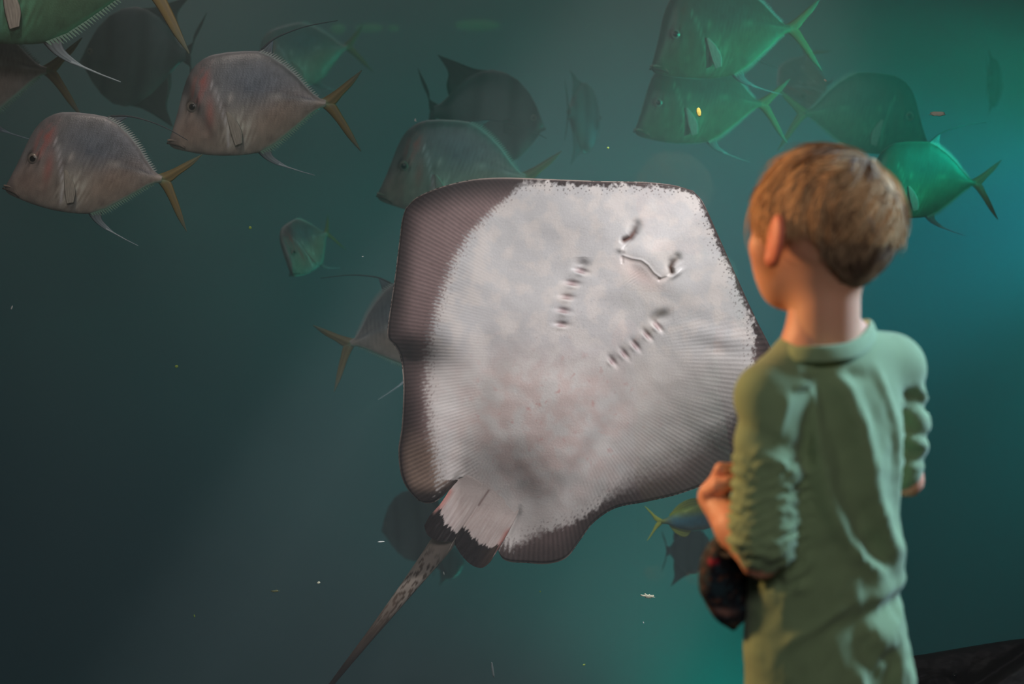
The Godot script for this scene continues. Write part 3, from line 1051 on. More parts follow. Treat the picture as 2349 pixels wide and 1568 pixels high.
func look_meshes() -> void:
	var thick := func(x: float, y: float) -> float:
		return LK * 23.0 * pow(clampf((x - 384.0) / 70.0, 0.0, 1.0), 0.5) * (0.16 + 0.84 * pow(clampf((770.0 - x) / 260.0, 0.0, 1.0), 0.8))
	fish_mesh.body = body_shell(LOOK_TOP, LOOK_LOW, 388, 748, thick, P, look_tint)
	var yel := func(u: float, v: float) -> Color:
		return L(150, 190, 150).lerp(L(140, 128, 82), ss(0.0, 0.16, u)).lerp(L(112, 128, 110), ss(0.5, 1.0, u)) * (1.0 + 0.2 * sin(v * 38.0))
	fish_mesh.tail = join([
		blade([[728, 229], [742, 224], [770, 206], [803, 180], [830, 160]], [[752, 244], [768, 240], [786, 219], [811, 192], [831, 162]], 0.005, P, yel),
		blade([[728, 244], [742, 248], [768, 275], [800, 318], [828, 348]], [[752, 231], [768, 237], [784, 262], [806, 300], [829, 346]], 0.005, P, yel)])
	fish_mesh.ridge_top = spikes([[594, 118], [620, 128], [650, 147], [680, 172], [705, 200], [728, 222]], 30, 13.0, Vector2(0.75, -0.1), L(176, 196, 196))
	fish_mesh.ridge_low = spikes([[598, 350], [630, 333], [660, 309], [690, 284], [715, 262], [730, 252]], 30, 12.0, Vector2(0.6, 0.2), L(140, 186, 168))
	var pale := func(u: float, v: float) -> Color:
		return L(96, 112, 118).lerp(L(160, 186, 200), u) * (1.0 + 0.25 * sin(v * 30.0))
	fish_mesh.anal = join([blade([[588, 347], [610, 366], [640, 380], [662, 385]], [[622, 338], [626, 356], [645, 372], [664, 384]], 0.003, P, pale, 16),
		filament([[640, 377], [662, 384], [690, 393], [722, 402]], 3.0, 0.9, L(176, 200, 212))])
	var pect := func(u: float, v: float) -> Color:
		return L(142, 138, 130).lerp(L(214, 216, 204), clampf(0.5 + 0.18 * sin(v * 34.0 + u * 3.0) + 0.4 * nz.get_noise_2d(u * 300.0, v * 500.0), 0.0, 1.0)) * lerpf(1.0, 0.85, u)
	for s in [1.0, -1.0]:
		fish_mesh["pectoral%d" % int(s)] = blade([[523, 258], [528, 282], [534, 308], [544, 334]], [[530, 257], [548, 278], [560, 302], [560, 328]], 0.002, func(x: float, y: float, z: float) -> Vector3:
			return P(x, y, s * (0.0198 + 0.003 * (x - 520.0) / 70.0) + z), pect, 18, 12)
	var st := SphereMesh.new()
	st.radius = 13.5 * LK
	st.height = 27.0 * LK
	st.radial_segments = 24
	st.rings = 12
	fish_mesh.eye = st
	var pu := SphereMesh.new()
	pu.radius = 7.5 * LK
	pu.height = 15.0 * LK
	pu.radial_segments = 18
	pu.rings = 9
	fish_mesh.pupil = pu
	fish_mesh.mouth = join([filament([[386, 328], [400, 331], [415, 335], [428, 342]], 2.4, 1.2, L(60, 50, 46), 0.0105, 10), filament([[386, 328], [400, 331], [415, 335], [428, 342]], 2.4, 1.2, L(60, 50, 46), -0.0105, 10),
		filament([[387, 322], [400, 322], [416, 327], [428, 337]], 3.0, 1.2, L(150, 138, 126), 0.0085, 10), filament([[387, 322], [400, 322], [416, 327], [428, 337]], 3.0, 1.2, L(150, 138, 126), -0.0085, 10)])
	M.fish = mat(Color.WHITE, 0.38, true, 0.15)
	bump(M.fish, noise_tex(0.06, 256, 2, FastNoiseLite.TYPE_CELLULAR, 21), 0.03, 22.0)
	M.fish_green_lit = M.fish.duplicate()
	M.fish_green_lit.albedo_color = S(112, 192, 162)  # green lamplight painted into the colour of silver fish
	M.fin = mat(Color.WHITE, 0.5, true)
	M.fin.backlight_enabled = true
	M.fin.backlight = Color(0.35, 0.35, 0.35)
	M.iris = mat(S(140, 134, 126), 0.3, false, 0.2)
	M.pupil = mat(S(8, 9, 12), 0.1)


func pose(o: Node3D, px: float, py: float, d: float, size: float, roll: float, yaw: float) -> void:   # roll and yaw in degrees; size against the drawing, as seen
	o.basis = Basis(Vector3.BACK, deg_to_rad(roll)) * Basis(Vector3.UP, deg_to_rad(yaw))
	var s := size * d / FPX / LK
	o.basis = o.basis.scaled_local(Vector3.ONE * s)
	o.position = W(px, py, d)


func lookdown(label: String, dorsal: Array, px: float, py: float, d: float, size: float, roll: float, yaw := 0.0, group := "silver disc fish behind the glass", green := false) -> Node3D:
	var t := thing("lookdown_fish", label, "fish", Vector3.ZERO, group)
	put("body", fish_mesh.body, M.fish_green_lit if green else M.fish, t)
	put("tail_fin", fish_mesh.tail, M.fin, t)
	var dk := L(70, 84, 92)
	var pale := func(u: float, v: float) -> Color:
		return L(104, 116, 120).lerp(L(120, 150, 168), u) * (1.0 + 0.25 * sin(v * 30.0))
	var parts := [fish_mesh.ridge_top]
	if dorsal.size():
		var q: Array = dorsal
		parts.append(blade([[588, 119], [600, 112], q[0]], [[628, 133], [626, 122], [q[0][0] + 2, q[0][1] + 2]], 0.003, P, pale, 14))
		parts.append(filament([[600, 114]] + q, 3.2, 0.8, dk))
	put("dorsal_fin", join(parts), M.fin, t)
	put("anal_fin", join([fish_mesh.ridge_low, fish_mesh.anal]), M.fin, t)
	for s in [1, -1]:
		put("pectoral_fin", fish_mesh["pectoral%d" % s], M.fin, t)
		var e := put("eye", fish_mesh.eye, M.iris, t)
		e.position = P(446, 246, s * 0.0168)
		e.scale = Vector3(1, 1, 0.45)
		var u := put("pupil", fish_mesh.pupil, M.pupil, e)
		u.position = Vector3(0, 0, s * 0.0085)
		u.scale = Vector3(1, 1, 0.7)
	put("mouth", fish_mesh.mouth, M.fin, t)
	pose(t, px, py, d, size, roll, yaw)
	return t


const SK := 0.36 / 260.0


func Q(x: float, y: float, z := 0.0) -> Vector3:   # spadefish drawing (faces right) -> metres
	return Vector3((x - 1125.0) * SK, -(y - 280.0) * SK, z)


const SPADE_TOP := [[995, 252], [1010, 246], [1025, 232], [1045, 208], [1070, 186], [1100, 172], [1130, 167], [1160, 174], [1190, 192], [1215, 220], [1232, 252], [1243, 280], [1250, 298]]
const SPADE_LOW := [[995, 276], [1010, 284], [1025, 302], [1045, 330], [1070, 360], [1100, 384], [1130, 394], [1160, 390], [1190, 372], [1215, 348], [1235, 322], [1246, 306], [1250, 300]]


func spade_meshes() -> void:
	var thick := func(x: float, y: float) -> float:
		return SK * 30.0 * pow(clampf((1254.0 - x) / 90.0, 0.0, 1.0), 0.55) * (0.2 + 0.8 * pow(clampf((x - 985.0) / 130.0, 0.0, 1.0), 0.9))
	var tint := func(x: float, y: float) -> Color:
		var n := nz.get_noise_2d(x * 3.0, y * 3.0)
		var c := L(96, 108, 114).lerp(L(120, 126, 126), ss(300.0, 380.0, y))
		var bend := (y - 280.0) * (y - 280.0) * 0.0016
		for bx in [1226.0, 1170.0, 1088.0, 1022.0]:
			c = c.lerp(L(44, 52, 58), 0.75 * exp(-pow((x - bx - bend) / 15.0, 2.0)))
		c = c.lerp(L(40, 46, 50), 0.6 * gauss(x, y, 1180, 305, 22, 16))
		c = c * (1.0 + 0.2 * n)
		c.a = 1.0
		return c
	fish_mesh.s_body = body_shell(SPADE_TOP, SPADE_LOW, 995, 1250, thick, Q, tint)
	var dark := func(u: float, v: float) -> Color: return L(58, 64, 68) * (1.0 + 0.25 * sin(v * 30.0))
	fish_mesh.s_tail = join([blade([[1004, 248], [985, 235], [968, 200], [958, 166]], [[1004, 268], [986, 262], [984, 220], [960, 168]], 0.006, Q, dark),
		blade([[1004, 280], [985, 292], [968, 326], [958, 356]], [[1004, 258], [986, 264], [984, 305], [960, 354]], 0.006, Q, dark)])
	fish_mesh.s_dorsal = blade([[1128, 170], [1090, 166], [1045, 150], [1002, 134]], [[1030, 232], [1024, 205], [1028, 175], [1004, 136]], 0.006, Q, dark)
	fish_mesh.s_anal = blade([[1128, 390], [1090, 394], [1045, 412], [1008, 430]], [[1030, 304], [1026, 335], [1030, 385], [1010, 428]], 0.006, Q, dark)
	fish_mesh.s_pectoral = blade([[1182, 290], [1166, 282], [1150, 284]], [[1182, 306], [1166, 316], [1150, 312]], 0.003, func(x: float, y: float, z: float) -> Vector3: return Q(x, y, 0.038 + (1182.0 - x) * 0.0002 + z), dark, 12)
	fish_mesh.s_mouth = join([tube([Q(1251, 303, 0.0), Q(1240, 308, 0.011), Q(1231, 313, 0.016)], [0.005, 0.004, 0.002], [L(40, 36, 36)], 7), tube([Q(1251, 303, 0.0), Q(1240, 308, -0.011), Q(1231, 313, -0.016)], [0.005, 0.004, 0.002], [L(40, 36, 36)], 7)])


func spadefish(label: String, px: float, py: float, d: float, size: float, roll: float, yaw := 0.0) -> Node3D:
	var t := thing("spadefish", label, "fish", Vector3.ZERO, "dark banded fish in the water")
	put("body", fish_mesh.s_body, M.fish, t)
	put("tail_fin", fish_mesh.s_tail, M.fin, t)
	put("dorsal_fin", fish_mesh.s_dorsal, M.fin, t)
	put("anal_fin", fish_mesh.s_anal, M.fin, t)
	put("pectoral_fin", fish_mesh.s_pectoral, M.fin, t)
	put("mouth", fish_mesh.s_mouth, M.fin, t)
	for s in [1, -1]:
		var e := put("eye", fish_mesh.eye, M.iris, t)
		e.position = Q(1222, 278, s * 0.0225)
		e.scale = Vector3(0.9, 0.9, 0.5)
		var u := put("pupil", fish_mesh.pupil, M.pupil, e)
		u.position = Vector3(0, 0, s * 0.0075)
		u.scale = Vector3(1, 1, 0.7)
	pose(t, px, py, d, size * LK / SK, roll, yaw)
	return t


func yellowtail(label: String, px: float, py: float, d: float, size: float, roll: float, yaw: float) -> Node3D:
	# a spindle-shaped fish that faces right, blue-green with a yellow tail and back
	var k := 0.001
	var at := func(x: float, y: float, z: float) -> Vector3: return Vector3(x * k, -y * k, z)
	var top := [[-100, -6], [-80, -9], [-40, -30], [0, -42], [40, -44], [80, -32], [110, -14], [124, 0]]
	var low := [[-100, 6], [-80, 9], [-40, 28], [0, 40], [40, 42], [80, 32], [110, 16], [124, 3]]
	var thick := func(x: float, y: float) -> float: return 0.02 * pow(clampf((126.0 - x) / 50.0, 0.0, 1.0), 0.5) * (0.15 + 0.85 * pow(clampf((x + 105.0) / 80.0, 0.0, 1.0), 0.8))
	var tint := func(x: float, y: float) -> Color:
		var c := L(190, 220, 90).lerp(L(90, 190, 220), ss(-30.0, 0.0, y)).lerp(L(150, 186, 180), ss(10.0, 34.0, y))
		return c.lerp(L(150, 170, 60), ss(-50.0, -100.0, x)) * (1.0 + 0.2 * nz.get_noise_2d(x * 4.0, y * 4.0))
	var yel := func(u: float, v: float) -> Color: return L(214, 232, 90) * (1.0 + 0.2 * sin(v * 30.0))
	var t := thing("yellowtail_fish", label, "fish", Vector3.ZERO, "far fish low in the water")
	put("body", body_shell(top, low, -100, 124, thick, at, tint, 60, 32), M.fish, t)
	put("tail_fin", join([blade([[-92, -6], [-115, -22], [-140, -48], [-150, -56]], [[-92, 3], [-112, 0], [-132, -30], [-149, -54]], 0.004, at, yel), blade([[-92, 6], [-115, 22], [-140, 48], [-150, 56]], [[-92, -3], [-112, 0], [-132, 30], [-149, 54]], 0.004, at, yel)]), M.fin, t)
	put("dorsal_fin", blade([[60, -40], [20, -62], [-30, -52], [-70, -20]], [[60, -36], [20, -38], [-30, -28], [-70, -10]], 0.003, at, yel), M.fin, t)
	put("anal_fin", blade([[0, 38], [-20, 58], [-50, 46], [-72, 18]], [[0, 34], [-20, 32], [-50, 20], [-72, 8]], 0.003, at, yel), M.fin, t)
	for s in [1, -1]:
		var e := put("eye", fish_mesh.eye, M.iris, t)
		e.position = Vector3(0.098, 0.008, s * 0.0125)
		e.scale = Vector3(0.6, 0.6, 0.4)
		var u := put("pupil", fish_mesh.pupil, M.pupil, e)
		u.position = Vector3(0, 0, s * 0.0075)
	pose(t, px, py, d, size * LK / k, roll, yaw)
	return t


func dark_ray() -> void:
	# the corner of a second, dark stingray that glides along the bottom of the window
	var d := 2.62
	var o := W(2330, 1600, d)
	var t := thing("dark_stingray", "dark brown stingray with an eye bump, only its back showing at the lower right corner", "stingray", o)
	var rim := spline([[2040, 1535], [2080, 1508], [2130, 1498], [2200, 1486], [2280, 1473], [2349, 1464], [2430, 1466], [2520, 1500], [2580, 1590], [2540, 1690], [2420, 1760], [2250, 1770], [2110, 1700], [2050, 1610], [2040, 1535]], 160)
	var front := PackedVector3Array()
	var back := PackedVector3Array()
	var fc := PackedColorArray()
	var bc := PackedColorArray()
	var NR := 70
	for j in NR:
		var f := j / (NR - 1.0)
		for i in 160:
			var q := Vector2(2310, 1610).lerp(rim[i % 159], f)
			var fold := (q.y - 1568.0) + (q.x - 2262.0) * 0.66       # the pale turned-up edge beyond the fold
			var h := 34.0 * sqrt(maxf(0.0, 1.0 - f * f)) + 13.0 * gauss(q.x, q.y, 2196, 1546, 20, 15) - 12.0 * gauss(q.x, q.y, 2174, 1552, 14, 14) - 13.0 * gauss(q.x, q.y, 2217, 1560, 18, 20) + 3.0 * nz.get_noise_2d(q.x * 2.0, q.y * 2.0)
			h += -14.0 * exp(-pow((fold + 16.0) / 15.0, 2.0)) + 10.0 * ss(-8.0, 20.0, fold)
			front.append(W(q.x, q.y, d - h * 0.001) - o)
			back.append(W(q.x, q.y, d + 0.03 * sqrt(maxf(0.0, 1.0 - f * f)) + 0.0005) - o)
			var c := L(36, 30, 30).lerp(L(40, 35, 28), gauss(q.x, q.y, 2270, 1530, 60, 40)) * (1.0 + 0.14 * nz.get_noise_2d(q.x * 5.0, q.y * 5.0))
			c = c.lerp(L(40, 36, 38), 0.6 * exp(-pow((fold + 16.0) / 18.0, 2.0))).lerp(L(96, 98, 100), ss(14.0, 24.0, fold))
			fc.append(c)
			bc.append(L(150, 148, 146))
	var m := mat(Color.WHITE, 0.6, true)
	put("body", join([fix_side(grid_mesh(front, fc, 160, NR, Vector3.BACK, true)), grid_mesh(back, bc, 160, NR, Vector3.FORWARD, true)]), m, t)
	var e := put("eye", fish_mesh.eye, M.pupil, t)
	e.position = W(2190, 1549, d - 0.044) - o
	e.scale = Vector3(0.5, 0.4, 0.4)


func fix_side(m: ArrayMesh) -> ArrayMesh: return m


const SHOAL := "silver disc fish behind the glass"


func build_fishes() -> void:
	look_meshes()
	spade_meshes()
	var up := [[625, 92], [660, 75], [705, 60], [775, 47]]
	var flat := [[640, 106], [690, 108], [740, 118], [790, 135]]
	var none := []
	lookdown("silver disc fish with white side fin and yellow tail, highest whole one at left", up, 570, 240, 2.72, 1.0, 0.0)
	lookdown("reddish brown disc fish with red cheek, lowest of the left shoal, trailing a long thread", flat, 202, 381, 2.62, 0.97, -11.0)
	lookdown("silver disc fish cut by the left edge, only its rear half and forked tail showing", up, -66, 166, 2.74, 0.98, 0.5)
	lookdown("bluish silver disc fish whose belly is hidden by the pale stingray's upper left rim", flat, 1042, 389, 3.1, 0.92, -7.0)
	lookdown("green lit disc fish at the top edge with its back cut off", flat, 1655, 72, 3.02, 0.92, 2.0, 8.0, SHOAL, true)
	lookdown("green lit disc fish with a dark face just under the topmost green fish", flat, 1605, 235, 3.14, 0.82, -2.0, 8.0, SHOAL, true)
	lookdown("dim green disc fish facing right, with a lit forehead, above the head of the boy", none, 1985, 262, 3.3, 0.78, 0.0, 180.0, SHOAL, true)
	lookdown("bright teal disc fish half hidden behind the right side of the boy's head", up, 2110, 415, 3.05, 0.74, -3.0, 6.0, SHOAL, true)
	lookdown("dim blue disc fish far behind the highest silver fish, its pale rear band showing", none, 690, 128, 3.7, 0.62, 12.0, 20.0)
	lookdown("small blurred green disc fish turned nearly end-on, left of the stingray", none, 700, 562, 3.25, 0.52, 28.0, 62.0)
	lookdown("disc fish facing right behind the stingray's left wing, only forked tail and threads showing", up, 952, 745, 2.95, 0.86, 17.0, 180.0)
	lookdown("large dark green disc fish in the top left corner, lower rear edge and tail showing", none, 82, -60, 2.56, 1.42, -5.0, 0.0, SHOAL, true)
	spadefish("dark grey banded spadefish with a tall swept back fin, facing right above the stingray", 1125, 272, 3.35, 1.0, 0.0, 8.0)
	spadefish("small dark fish seen nearly end-on in the middle of the water above the stingray", 1340, 270, 3.6, 0.72, 0.0, 66.0)
	spadefish("big dim spadefish facing left among the shoal in the upper left", 305, 130, 3.2, 1.02, -6.0, 168.0)
	spadefish("large dim blue round fish low behind the black tipped left lobe of the stingray", 950, 1205, 3.6, 0.72, 4.0, 150.0)
	spadefish("dark round fish shape just under the tail fins of the stingray", 1035, 1290, 3.9, 0.32, 0.0, 40.0)
	spadefish("faint dark fish at the upper right edge of the picture", 2280, 190, 3.9, 0.5, 0.0, 60.0)
	lookdown("dim blue-grey fish behind the tails of the two green fish", none, 1842, 185, 3.7, 0.5, 70.0, 40.0)
	yellowtail("yellow-green fish with a yellow tail behind the hand of the boy", 1585, 1188, 2.95, 0.72, 4.0, 10.0)
	spadefish("dark round fish under the yellow-green fish beside the hand of the boy", 1585, 1262, 3.7, 0.5, 0.0, 30.0)
	dark_ray()


# ---------------------------------------------------------------- the boy

var hR: Vector3
var hU: Vector3
var hF: Vector3
var hC: Vector3


func H(r: float, u: float, f: float) -> Vector3:   # a point of the head: right, up, forward from the middle of the skull
	return hC + hR * r + hU * u + hF * f


func px_of(p: Vector3) -> Vector2:   # the drawing coordinates in which the folds of the cloth are laid out
	var d := 1.56
	return Vector2(CX + p.x / d * FPX, HY + (EYE.y - p.y) / d * FPX)


func hand_bones(f: Field, wrist: Vector3, knuckles: Array, curl: Array, thumb: Array, s: float) -> void:
	# palm: a bone from the wrist to each knuckle; fingers: three bones each; the thumb leaves the side near the wrist
	for k in knuckles.size():
		var kn: Vector3 = knuckles[k]
		f.bone(wrist.lerp(kn, 0.12), kn, 0.0125 * s, 0.0088 * s, 0.008)
		var ln: float = [0.9, 1.0, 0.95, 0.75][k] * s
		var a := kn
		for c in 3:
			var b: Vector3 = a + (curl[c] as Vector3) * ln
			f.bone(a, b, (0.0078 - 0.0008 * c) * s, (0.0072 - 0.0008 * c) * s, 0.003)
			a = b
	for k in thumb.size() - 1:
		f.bone(thumb[k], thumb[k + 1], (0.0105 - 0.0015 * k) * s, (0.0092 - 0.0015 * k) * s, 0.005)


func build_boy() -> void:
	var yaw := deg_to_rad(40.0)
	hF = Vector3(-sin(yaw), 0.0, -cos(yaw))
	hR = Vector3(cos(yaw), 0.0, -sin(yaw))
	hU = Vector3.UP
	var tilt := deg_to_rad(6.0)
	var hr2 := hR * cos(tilt) - hU * sin(tilt)
	hU = hU * cos(tilt) + hR * sin(tilt)
	hR = hr2
	hC = W(1893, 503, 1.565)
	var hb := Basis(hR, hU, -hF)
	var ty := deg_to_rad(20.0)
	var tF := Vector3(-sin(ty), 0.0, -cos(ty))
	var tR := Vector3(cos(ty), 0.0, -sin(ty))
	var tb := Basis(tR, Vector3.UP, -tF)
	var foot := Vector3(0.345, 0.0, 0.71)
	var root := thing("person", "boy with short light brown hair in a sage green long-sleeved shirt, seen from behind", "person", foot)

	# ---- skin: one continuous figure; head and left hand on finer grids that overlap it
	var skin_m := mat(Color.WHITE, 0.55, true)
	skin_m.subsurf_scatter_enabled = true
	skin_m.subsurf_scatter_strength = 0.12
	var skin_tint := func(p: Vector3, n: Vector3) -> Color:
		var v := nz.get_noise_3d(p.x * 900.0, p.y * 900.0, p.z * 900.0)
		var c := L(226, 166, 132).lerp(L(216, 142, 114), clampf(0.5 + v, 0.0, 1.0) * 0.5)
		return c
	var head_tint := func(p: Vector3, n: Vector3) -> Color:
		var q := p - hC
		var r := q.dot(hR)
		var u := q.dot(hU)
		var fw := q.dot(hF)
		var c := L(228, 170, 136)
		c = c.lerp(L(222, 120, 92), ss(0.065, 0.074, absf(r)) * 0.8)                  # ears
		c = c.lerp(L(216, 128, 106), 0.5 * exp(-(pow(absf(r) - 0.035, 2.0) + pow(u + 0.035, 2.0)) / 0.0004) * ss(0.02, 0.05, fw))
		c = c.lerp(L(196, 104, 96), exp(-(r * r / 0.0004 + pow(u + 0.066, 2.0) / 0.00003)) * ss(0.06, 0.08, fw))   # lips
		c = c.lerp(L(150, 108, 76), exp(-(pow(absf(r) - 0.03, 2.0) / 0.0002 + pow(u - 0.012, 2.0) / 0.000012)) * ss(0.04, 0.06, fw) * 0.8)   # brows
		return c
	var f := Field.new(W(1660, 640, 1.40).min(Vector3(0.12, -0.01, 0.40)), Vector3(0.56, 1.10, 0.92), 0.009)
	f.bone(W(1885, 640, 1.568), W(1887, 800, 1.565), 0.035, 0.038, 0.02)
	f.bone(W(1890, 745, 1.572), W(1972, 800, 1.60), 0.029, 0.028, 0.02)
	f.bone(W(1880, 780, 1.565), W(1835, 850, 1.55), 0.030, 0.024, 0.02)
	f.egg(W(1893, 985, 1.578), Vector3(0.080, 0.12, 0.052), tb, 0.02)
	f.egg(W(1885, 1200, 1.582), Vector3(0.076, 0.14, 0.052), tb, 0.02)
	f.egg(W(1900, 1450, 1.585), Vector3(0.080, 0.14, 0.056), tb, 0.02)
	f.bone(W(1765, 912, 1.522), W(1748, 1275, 1.502), 0.026, 0.021, 0.015)
	f.bone(W(1742, 1280, 1.502), W(1690, 1212, 1.548), 0.0205, 0.0225, 0.012)
	f.bone(W(1690, 1212, 1.548), W(1634, 1142, 1.606), 0.0225, 0.0165, 0.012)
	f.bone(W(2050, 845, 1.625), W(2078, 1098, 1.665), 0.026, 0.0185, 0.015)
	f.bone(W(2078, 1100, 1.665), W(2030, 1030, 1.765), 0.0185, 0.017, 0.012)
	var hip := W(1905, 1560, 1.59)
	for s: float in [-1.0, 1.0]:
		var a := hip + tR * 0.045 * s
		var kn := Vector3(a.x, 0.33, a.z) + tF * 0.01
		var an := Vector3(a.x, 0.065, a.z) - tF * 0.005
		f.bone(a, kn, 0.05, 0.036, 0.015)
		f.bone(kn, an, 0.036, 0.026, 0.015)
		f.bone(an - Vector3(0, 0.03, 0), an + tF * 0.09 - Vector3(0, 0.042, 0), 0.024, 0.02, 0.015)
	var body := skinned(f, skin_tint)
	f = Field.new(hC - Vector3(0.115, 0.135, 0.125), hC + Vector3(0.115, 0.10, 0.125), 0.0032)
	f.egg(H(0, 0, -0.004), Vector3(0.0645, 0.076, 0.079), hb, 0.02)
	f.egg(H(0, -0.048, 0.036), Vector3(0.047, 0.052, 0.050), hb, 0.02)
	f.egg(H(0, -0.083, 0.050), Vector3(0.020, 0.016, 0.018), hb, 0.02)
	f.egg(H(0.032, -0.034, 0.047), Vector3(0.023, 0.023, 0.023), hb, 0.015)
	f.egg(H(-0.032, -0.034, 0.047), Vector3(0.023, 0.023, 0.023), hb, 0.015)
	f.bone(H(0, 0.0, 0.080), H(0, -0.032, 0.092), 0.007, 0.0095, 0.012)
	f.egg(H(0.007, -0.035, 0.086), Vector3(0.007, 0.006, 0.007), hb, 0.006)
	f.egg(H(-0.007, -0.035, 0.086), Vector3(0.007, 0.006, 0.007), hb, 0.006)
	f.egg(H(0.030, -0.003, 0.083), Vector3(0.015, 0.010, 0.012), hb, -0.008)
	f.egg(H(-0.030, -0.003, 0.083), Vector3(0.015, 0.010, 0.012), hb, -0.008)
	f.egg(H(0, -0.062, 0.080), Vector3(0.017, 0.005, 0.008), hb, 0.006)
	f.egg(H(0, -0.071, 0.079), Vector3(0.015, 0.005, 0.008), hb, 0.006)
	f.bone(hC + Vector3(0.0, -0.065, 0.008), hC + Vector3(0.0, -0.13, 0.006), 0.036, 0.0365, 0.018)
	for s: float in [-1.0, 1.0]:
		var eb := Basis(hb * Vector3(cos(0.45), 0, -sin(0.45) * s), hU, hb * Vector3(sin(0.45) * s, 0, cos(0.45)))
		eb = eb * Basis(Vector3.RIGHT, 0.15)
		f.egg(H(0.0735 * s, -0.027, 0.007), Vector3(0.0065, 0.028, 0.0175), eb, 0.005)
		f.egg(H(0.0800 * s, -0.021, 0.017), Vector3(0.0055, 0.017, 0.010), eb, -0.004)
		f.egg(H(0.0685 * s, -0.049, 0.014), Vector3(0.007, 0.009, 0.009), hb, 0.006)
	var head := skinned(f, head_tint)
	var wr := W(1634, 1142, 1.606)
	f = Field.new(W(1590, 1200, 1.56) - Vector3(0.02, 0.02, 0.125), W(1730, 1040, 1.56) + Vector3(0.02, 0.02, 0.02), 0.0026)
	f.bone(W(1668, 1184, 1.572), wr, 0.0195, 0.0165, 0.01)
	var kns := []
	for k in 4: kns.append(W(1655 + 5 * k, 1077 + 3 * k, 1.592 + 0.0155 * k))
	hand_bones(f, wr, kns, [Vector3(0.017, 0.001, 0.0), Vector3(0.006, -0.0135, 0.001), Vector3(-0.009, -0.008, 0.001)],
		[W(1628, 1128, 1.590), W(1648, 1116, 1.578), W(1672, 1108, 1.574), W(1690, 1098, 1.578)], 0.95)
	var hand_l := skinned(f, skin_tint)
	var wr2 := W(2030, 1030, 1.765)
	f = Field.new(wr2 - Vector3(0.075, 0.05, 0.06), wr2 + Vector3(0.04, 0.075, 0.07), 0.003)
	kns = []
	for k in 4: kns.append(wr2 + Vector3(-0.042 - 0.002 * k, 0.020 - 0.014 * k, -0.022))
	f.bone(W(2036, 1040, 1.75), wr2, 0.017, 0.0155, 0.01)
	hand_bones(f, wr2, kns, [Vector3(-0.012, 0.0, 0.012), Vector3(0.002, -0.001, 0.015), Vector3(0.011, 0.0, 0.004)],
		[wr2 + Vector3(-0.008, 0.012, 0.002), wr2 + Vector3(-0.022, 0.027, 0.006), wr2 + Vector3(-0.040, 0.033, 0.004)], 0.95)
	var hand_r := skinned(f, skin_tint)
	var all := join([body, head, hand_l, hand_r])
	var skin_o := put("body", moved(all, -foot), skin_m, root)
	for s: float in [-1.0, 1.0]:
		var e := SphereMesh.new()
		e.radius = 0.0105
		e.height = 0.021
		var eo := put("eye", e, mat(S(222, 218, 212), 0.15), root)
		eo.position = H(0.029 * s, -0.003, 0.0560) - foot
		var iris := SphereMesh.new()
		iris.radius = 0.0052
		iris.height = 0.0104
		var io := put("iris", iris, mat(S(58, 72, 80), 0.1), eo)
		io.position = (hF * 0.98 - hU * 0.2) * 0.0066

	# ---- shirt
	var cloth := mat(Color.WHITE, 0.92, true)
	cloth.rim_enabled = true
	cloth.rim = 0.35
	cloth.rim_tint = 0.6
	bump(cloth, noise_tex(0.08, 256, 2), 0.03, 26.0)
	f = Field.new(Vector3(0.15, 0.44, 0.45), Vector3(0.56, 1.04, 0.90), 0.0048)
	f.egg(W(1893, 985, 1.578), Vector3(0.091, 0.125, 0.066), tb, 0.02)
	f.egg(W(1884, 1200, 1.582), Vector3(0.089, 0.14, 0.068), tb, 0.03)
	f.egg(W(1894, 1450, 1.588), Vector3(0.094, 0.15, 0.071), tb, 0.03)
	f.egg(W(1912, 1640, 1.592), Vector3(0.099, 0.13, 0.074), tb, 0.03)
	f.egg(W(1920, 1760, 1.592), Vector3(0.098, 0.12, 0.074), tb, 0.03)
	f.bone(W(1888, 868, 1.575), W(1765, 912, 1.522), 0.043, 0.0365, 0.02)
	f.bone(W(1892, 868, 1.575), W(2047, 842, 1.625), 0.043, 0.0355, 0.02)
	f.bone(W(1860, 838, 1.560), W(1790, 872, 1.540), 0.022, 0.026, 0.02)
	f.bone(W(1950, 812, 1.585), W(2030, 828, 1.61), 0.026, 0.030, 0.02)
	f.bone(W(1765, 912, 1.522), W(1757, 1060, 1.508), 0.0365, 0.0335, 0.008)
	f.bone(W(1757, 1060, 1.508), W(1750, 1228, 1.500), 0.0335, 0.0355, 0.006)
	f.bone(W(2047, 842, 1.625), W(2066, 980, 1.645), 0.0355, 0.030, 0.01)
	f.bone(W(2066, 980, 1.645), W(2064, 1062, 1.660), 0.030, 0.029, 0.008)
	var shirt_tint := func(p: Vector3, n: Vector3) -> Color:
		return L(136, 160, 116) * (1.0 + 0.08 * nb.get_noise_3d(p.x * 1500.0, p.y * 1500.0, p.z * 1500.0))
